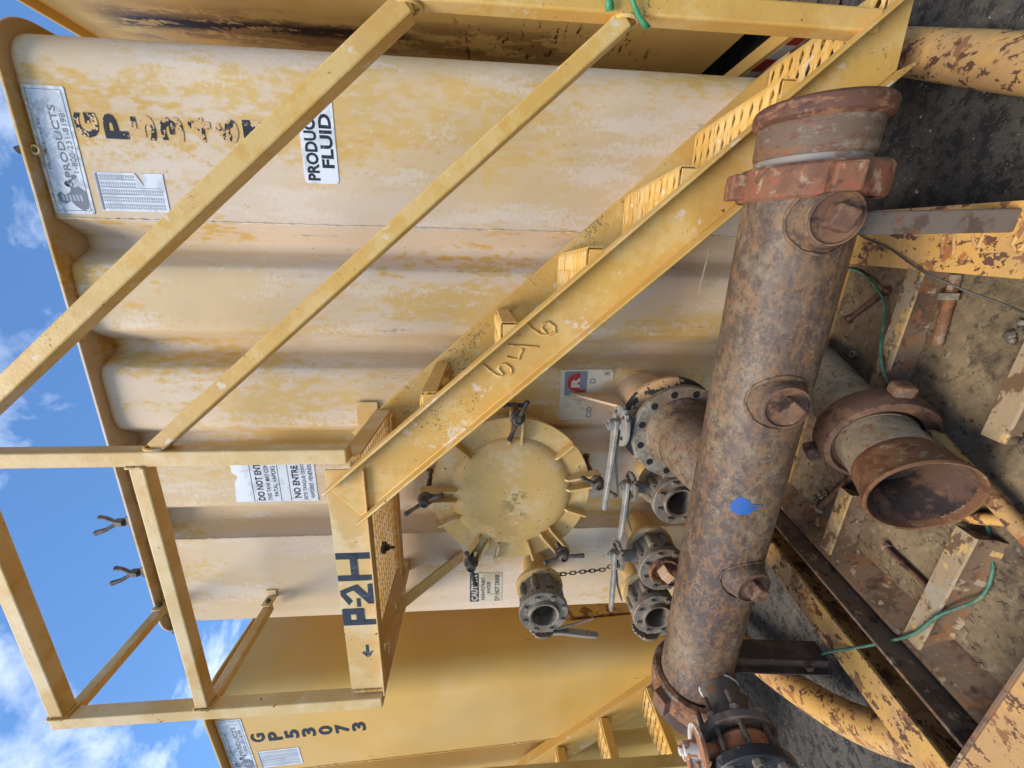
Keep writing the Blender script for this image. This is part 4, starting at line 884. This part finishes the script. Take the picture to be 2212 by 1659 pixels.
plug(.020, 5, 22); plug(-.368, 5, 38); plug(-.905, -11, 30)
# blue paint splat wrapped on the pipe
mb = MB(); cx, ca = -.66, 20; pts = []
for k in range(28):
    a = 2*math.pi*k/28; rr = 1+.10*math.sin(3*a+1)+.05*math.sin(7*a)
    pts.append((cx+.026*rr*math.cos(a), ca+13.5*rr*math.sin(a)))
def onpipe(x, deg, r=PR+.0007): return (x, PA-r*math.cos(R(deg)), PS+r*math.sin(R(deg)))
mb.add([onpipe(x, d) for x, d in pts]+[onpipe(cx, ca, PR+.0016)], [(k, (k+1) % 28, 28) for k in range(28)])
for (x, w_, e) in ((-.668, .003, -2), (-.660, .005, 1), (-.650, .003, -8)):
    n = 8; vs = []
    for k in range(n+1):
        d = ca-8+(e-ca+8)*k/n; ww = w_*(1-.75*k/n); vs += [onpipe(x-ww, d, PR+.001), onpipe(x+ww, d, PR+.001)]
    mb.add(vs, [(2*k, 2*k+2, 2*k+3, 2*k+1) for k in range(n)])
mb.build('paint_splat', 'blue_paint', hp, smooth=80, label='blue paint splat with drips')
# left end: union nut and sub
ln = MB().lathe([(.112, -1.455), (.118, -1.45), (.132, -1.455), (.139, -1.465), (.141, -1.49), (.139, -1.53), (.132, -1.545), (.118, -1.545), (.112, -1.54)], (0, PA, PS-.004), (1, 0, 0), 64, closed=True).build('union_nut', 'orange_rust', hp, smooth=30, label='rusty grey wing nut at the left end')
for a in (62, 182, 302): lug(a, -1.535, -1.465, .138, 'union_rust', ln, .05, PA, PS-.004, .036)
MB().lathe([(.10, -1.54), (.124, -1.55), (.128, -1.56), (.128, -1.60), (.120, -1.61), (.095, -1.61)], (0, PA, PS), (1, 0, 0), 64, closed=True).build('union_end', 'dark_leg', hp, smooth=30)
# branch to the tank outlet
SMi = SM.inverted(); c0 = SMi @ V((BX, 1.240, BZ)); nY = (SMi.to_3x3() @ V((0, 1, 0))).normalized()
fl_ = MB().lathe(ring(.105, .172, -.028, .0), c0, nY, 56, closed=True)
fl_.build('branch_flange', 'grey_cast', hp, smooth=35)
mb = MB(); s, u, d = frame(nY)
for k in range(12):
    a = R(15+30*k); c = c0+(s*math.cos(a)+u*math.sin(a))*.147; ob = MB().lathe([(.0105, -.0285), (.0115, -.0292), (.0125, -.0285)], c, nY, 14).cyl(c-d*.0283, c-d*.0286, .0105, n=14).build('bolt_hole', 'black_hole', hp, smooth=40)
c1 = V((c0.x-.055, PA+.03, PS-.03))
MB().lathe([(.130, -.028), (.130, -.034), (.123, -.040), (.117, -.056), (.113, -.075), (.111, -.10)], c0, nY, 48).build('branch_neck', 'header_rust', hp, smooth=50)
c1 = V((c0.x-.03, PA+.03, PS-.03)); pth = smooth_pts([c0-d*.09, c0-d*.12, c0-d*.16+V((-.01, 0, 0)), c1], 6)
MB().tube(pth, .1095, 40).build('branch_pipe', 'header_rust', hp, smooth=50)
# left branch with a flange, studs, orange wafer and black flange
BT, BS = -1.362, -.605
def ay(y): return (BT, y, BS)
MB().lathe([(.050, .95), (.056, .95), (.056, .715), (.050, .715)], (BT, 0, BS), (0, 1, 0), 36, closed=True).build('branch_stub', 'leg_steel', hp, smooth=40)
MB().tube([(BT+.058*math.cos(a), .845+.012*math.sin(2*a)+random.uniform(-.002, .002), BS+.058*math.sin(a)) for a in [2*math.pi*k/48 for k in range(48)]], .0035, 6, closed=True).build('sealant_ring', 'white_sealant', hp, smooth=60)
MB().lathe(ring(.048, .105, .700, .722), (BT, 0, BS), (0, 1, 0), 48, closed=True).build('branch_flange', 'leg_steel', hp, smooth=35)
MB().lathe([(.05, .70), (.070, .695), (.078, .685), (.074, .672), (.080, .660), (.080, .648), (.05, .640)], (BT, 0, BS), (0, 1, 0), 48, closed=True).build('wafer_body', 'orange_rubber', hp, smooth=50, label='orange wafer valve body')
MB().lathe(ring(.05, .112, .610, .638), (BT, 0, BS), (0, 1, 0), 48, closed=True).build('end_flange', 'black_flange', hp, smooth=35)
for k in range(8):
    a = R(12+45*k); c = V((BT+.090*math.cos(a), 0, BS+.090*math.sin(a)))
    MB().cyl(c+V((0, .585, 0)), c+V((0, .775, 0)), .0078, n=12).build('stud', 'leg_steel', hp, smooth=40)
    MB().hexnut(c+V((0, .722, 0)), (0, 1, 0), .0145, .013).build('stud_nut', 'grey_cast', hp); MB().hexnut(c+V((0, .596, 0)), (0, 1, 0), .0145, .014).build('stud_nut', 'grey_cast', hp)
lc = V((BT, .668, BS+.075))
MB().cyl(lc, lc+V((0, 0, .05)), .02, n=16).build('stem_neck', 'orange_rubber', hp, smooth=40)
MB().prism([(.062*math.cos(R(10*k)), .062*math.sin(R(10*k))) for k in range(36)], lc+V((0, 0, .05)), (1, 0, 0), (0, 1, 0), (0, 0, .012)).build('notch_plate', 'orange_white', hp, bevel=.002)
MB().cyl(lc+V((0, 0, .06)), lc+V((0, 0, .10)), .026, .022, n=20).hexnut(lc+V((0, 0, .10)), (0, 0, 1), .012, .01).bar(lc+V((0, 0, .082)), lc+V((-.06, -.26, .10)), .028, .018).build('lever_handle', 'orange_white', hp, smooth=40, bevel=.002)

# ------------------------------------------------------------------ loose things in the tray
def along(a, b, k): return V(a).lerp(V(b), k)
sp = thing('pipe_spool', 'grey and rust pipe spool with a wing union lying in the tray', 'pipe', (-.6, 1.1, FL), M=SM)
A = V((-.470, 1.43, FL+.085)); B_ = V((-.603, .811, -.945)); ax = (B_-A).normalized(); Lp = (B_-A).length
MB().lathe([(.078, 0), (.086, 0), (.088, .02), (.086, .035), (.086, .30), (.089, .35), (.097, .375), (.099, .44), (.080, .44)], A, ax, 48, closed=True).build('spool_pipe', 'grey_spool', sp, smooth=40)
MB().lathe([(.096, Lp-.20), (.097, Lp-.125), (.099, Lp-.105), (.080, Lp-.105), (.078, Lp-.19)], A, ax, 56, closed=True).build('union_sub', 'grey_spool', sp, smooth=35)
MB().lathe([(.099, Lp-.107), (.102, Lp-.098), (.1035, Lp-.085), (.1025, Lp-.075), (.1065, Lp-.062), (.1055, Lp-.052), (.1105, Lp-.038), (.1095, Lp-.028), (.1165, Lp-.012), (.1185, Lp-.004), (.116, Lp+.002), (.111, Lp), (.108, Lp-.012), (.105, Lp-.03)], A, ax, 64, closed=True).build('threaded_mouth', 'mouth_rust', sp, smooth=32, label='open flared mouth, orange rust')
MB().lathe([(.1105, Lp-.004), (.104, Lp-.03), (.090, Lp-.055), (.077, Lp-.085), (.075, Lp-.13), (.05, Lp-.135), (.0001, Lp-.14)], A, ax, 48).build('bore', 'bore_rust', sp, smooth=50)
un = MB().lathe([(.100, Lp-.265), (.132, Lp-.265), (.140, Lp-.25), (.141, Lp-.205), (.135, Lp-.185), (.122, Lp-.18), (.116, Lp-.192), (.100, Lp-.20)], A+V((.008, 0, -.004)), ax, 56, closed=True).build('wing_nut', 'dark_rust', sp, smooth=30)
sS, sU, sD_ = frame(ax)
for deg in (56, 180):
    a = R(deg); c = sS*math.cos(a)+sU*math.sin(a); s2 = -sS*math.sin(a)+sU*math.cos(a)
    M3 = Matrix((sD_, s2, c)).transposed(); ob = MB().box(A+V((.008, 0, -.004))+ax*(Lp-.225)+c*.154, (.045, .050, .036), M3).build('lug', 'union_rust' if deg != 56 else 'dark_rust', None, bevel=.010); ob.parent = un
sp['label'] = 'grey and rust pipe spool with a wing union lying in the tray'
def sk_solo(mb, name, material, label, cat, group=None, smooth=40, bevel=0):
    vs = [V(p) for p in mb.v]; c = sum(vs, V((0, 0, 0)))/len(vs); zmin = min(p.z for p in vs); c.z = zmin
    mb.v = [tuple(p-c) for p in vs]
    o = mb.build(name, material, None, smooth=smooth, bevel=bevel); o.matrix_world = SM @ Matrix.Translation(c); return solo(o, label, cat, group)
F1 = FL+.002
def bolt(a, b, r, label, nut=None, mat_='dark_rust'):
    a, b = V(a), V(b); d = (b-a).normalized(); t = thing('bolt', label, 'bolt', (a.x, a.y, F1), 'loose bolts in the tray', M=SM)
    prof = []; L = (b-a).length; n = int(L/.004)
    for k in range(n+1): prof.append((r*(1 if k % 2 else .9), L*k/n))
    MB().lathe([(.0001, 0)]+prof+[(.0001, L)], a, d, 14).build('shank', mat_, t, smooth=30)
    MB().hexnut(a-d*r*1.1, d, r*1.75, r*1.3).build('head', nut or mat_, t, bevel=.001)
    return t
bolt((-.295, 1.405, F1+.012), (-.175, 1.285, F1+.012), .010, 'rusty bolt crossed by the green cord near the right beam')
t = thing('stud_bolt', 'long threaded stud with one nut beside the torn floor angle', 'bolt', (-.22, 1.09, F1), 'loose bolts in the tray', M=SM)
a, b = V((-.115, 1.10, F1+.016)), V((-.30, 1.08, F1+.016)); L = (b-a).length; n = int(L/.004)
MB().lathe([(.0001, 0)]+[(.0135*(1 if k % 2 else .92), L*k/n) for k in range(n+1)]+[(.0001, L)], a, b-a, 16).build('shank', 'orange_rust', t, smooth=30)
MB().hexnut(a.lerp(b, .25), b-a, .023, .018).build('nut', 'grey_cast', t, bevel=.001)
bolt((-.935, 1.0, F1+.012), (-.945, .86, F1+.012), .0085, 'bolt with a pale head lying by the front floor angle', 'handle_steel')
bolt((-1.0, 1.275, F1+.012), (-.80, 1.19, F1+.012), .011, 'thick bolt beside the row of small nuts', 'grey_cast')
def nutp(x, y, r, label):
    mb = MB(); n = 12; mb.lathe([(r*.5, 0), (r, 0), (r, r*1.1), (r*.5, r*1.1)], (x, y, F1), (random.uniform(-.1, .1), random.uniform(-.1, .1), 1), 6, closed=True)
    return sk_solo(mb, 'nut', 'grey_cast', label, 'nut', 'loose nuts in the tray', None, .001)
nutp(-.405, 1.345, .014, 'single nut near the far end of the spool'); nutp(-.99, 1.31, .012, 'leftmost nut of the row of three beside the thick bolt'); nutp(-.962, 1.292, .012, 'middle nut of the row of three beside the thick bolt'); nutp(-.935, 1.276, .012, 'rightmost nut of the row of three beside the thick bolt'); nutp(-1.08, 1.40, .013, 'nut alone close under the big pipe')
def cord(pts, r, name, material, label, cat, n=10): return sk_solo(MB().tube(smooth_pts(pts, 8), r, n), name, material, label, cat, None, 70)
cord([(-.128, 1.55, FL+.02), (-.135, 1.42, FL+.012), (-.19, 1.29, FL+.03), (-.245, 1.235, FL+.045), (-.345, 1.175, FL+.075), (-.42, 1.13, FL+.072), (-.47, 1.085, FL+.045), (-.505, 1.06, FL+.012)], .0042, 'cord', 'green_cord', 'green cord lying over the torn floor angle to the spool', 'cord')
cord([(-1.43, .965, -1.0), (-1.34, .94, -.99), (-1.255, .895, -.985), (-1.21, .87, -1.0), (-1.15, .845, -1.04), (-1.05, .80, -1.062), (-.94, .77, -1.062), (-.86, .755, FL+.02), (-.79, .765, FL+.008), (-.745, .785, FL+.007), (-.69, .815, FL+.007), (-.665, .85, FL+.007)], .0043, 'cord', 'green_cord', 'green cord looping over the left beam and front floor angle', 'cord')
cord([(.02, 1.34, -.985), (-.02, 1.28, -.992), (-.05, 1.18, -.995), (-.10, 1.06, -.99), (-.14, .99, -1.04), (-.17, .93, -1.09), (-.20, .84, FL+.03)], .0028, 'wire', 'wire_grey', 'thin grey wire crossing the right beam beside the pipe leg', 'wire', 6)
cord([(-.47, .835, FL+.01), (-.44, .80, FL+.05), (-.40, .78, FL+.04), (-.36, .775, FL+.01)], .0022, 'wire', 'wire_grey', 'short pale wire at the end of the front floor angle', 'wire', 6)
sk_solo(MB().tube([(-.485, 1.045, FL+.045), (-.545, .915, FL+.047), (-.63, .72, FL+.05), (-.68, .60, FL+.05)], .0185, 18), 'tube', 'skid_paint', 'slim yellow tube lying beside the spool mouth', 'tube', None, 60)
sk_solo(MB().tube([(-.70, .86, FL+.02), (-.655, .80, FL+.022), (-.58, .70, FL+.025), (-.53, .62, FL+.03)], .015, 18), 'tube', 'skid_paint', 'slim yellow chipped tube coming out under the spool mouth', 'tube', None, 60)
mb = MB()
for k in range(7):
    x, y, r = -.235+random.uniform(-.03, .03), .925+random.uniform(-.03, .03), random.uniform(.006, .013)
    mb.lathe([(.0001, -r*.6), (r*.8, -r*.2), (r, r*.3), (r*.5, r*.8), (.0001, r*.9)], (x, y, F1+r*.4), (random.random()-.5, random.random()-.5, 1), 7)
sk_solo(mb, 'rubble_lump', 'rubble', 'pale crumbled lump on the tray floor by the right beam', 'rubble', None, 20)
mb = MB()
for k in range(520):
    x = random.uniform(-1.08, -.12); y = random.uniform(.62, 1.45); r = random.uniform(.0015, .005)
    if k % 3: y = random.choice((1.125, .765, .60, 1.42))-abs(random.gauss(0, .022)) if k % 2 else y
    if k % 5 == 0: x = random.choice((-.115, -1.03))+random.choice((-1, 1))*abs(random.gauss(0, .02)); x = max(-1.08, min(-.105, x))
    if k % 40 == 0: r *= 2.2; z = F1; a = random.uniform(0, 6); c, s_ = math.cos(a)*r, math.sin(a)*r*random.uniform(.5, 1)
    mb.add([(x+c, y+s_, z), (x-s_, y+c, z), (x-c, y-s_, z+r*.1), (x+s_, y-c, z), (x, y, z+r*.35)], [(0, 1, 4), (1, 2, 4), (2, 3, 4), (3, 0, 4)])
fk = mb.build('rust_flakes', 'floor_grime'); fk.matrix_world = SM; fk['kind'] = 'stuff'; fk['label'] = 'rust flakes and grit on the tray floor'; fk['category'] = 'debris'

# ------------------------------------------------------------------ right tank: reflective tape on its rail
rb = V(TB)
def rpart(mb, name, m): return mb.build(name, m, right)
rx = WL-.002
MB().bar((WL-.03, 1.72, -.14), (WL-.03, 9.3, -.14), .06, .10).build('side_rail', 'ochre_right', right, bevel=.003)
for k in range(14):
    y0 = 1.75+k*.22
    MB().box((WL-.0612, y0+.055, -.14), (.0012, .11, .05)).build('reflective_tape_red', 'tape_red', right); MB().box((WL-.0612, y0+.165, -.14), (.0012, .11, .05)).build('reflective_tape_silver', 'tape_silver', right)
MB().box((WL-.02, 1.70, -.11), (.08, .09, .10)).box((WL-.05, 1.66, -.20), (.07, .16, .03)).bar((WL-.03, 1.70, -.06), (WL-.03, 1.70, .06), .05, .05).cyl((WL-.03, 1.64, -.02), (WL-.03, 1.76, -.02), .045).build('corner_fitting', 'skid_rust', right, bevel=.006, smooth=40)
bpy.context.view_layer.update()
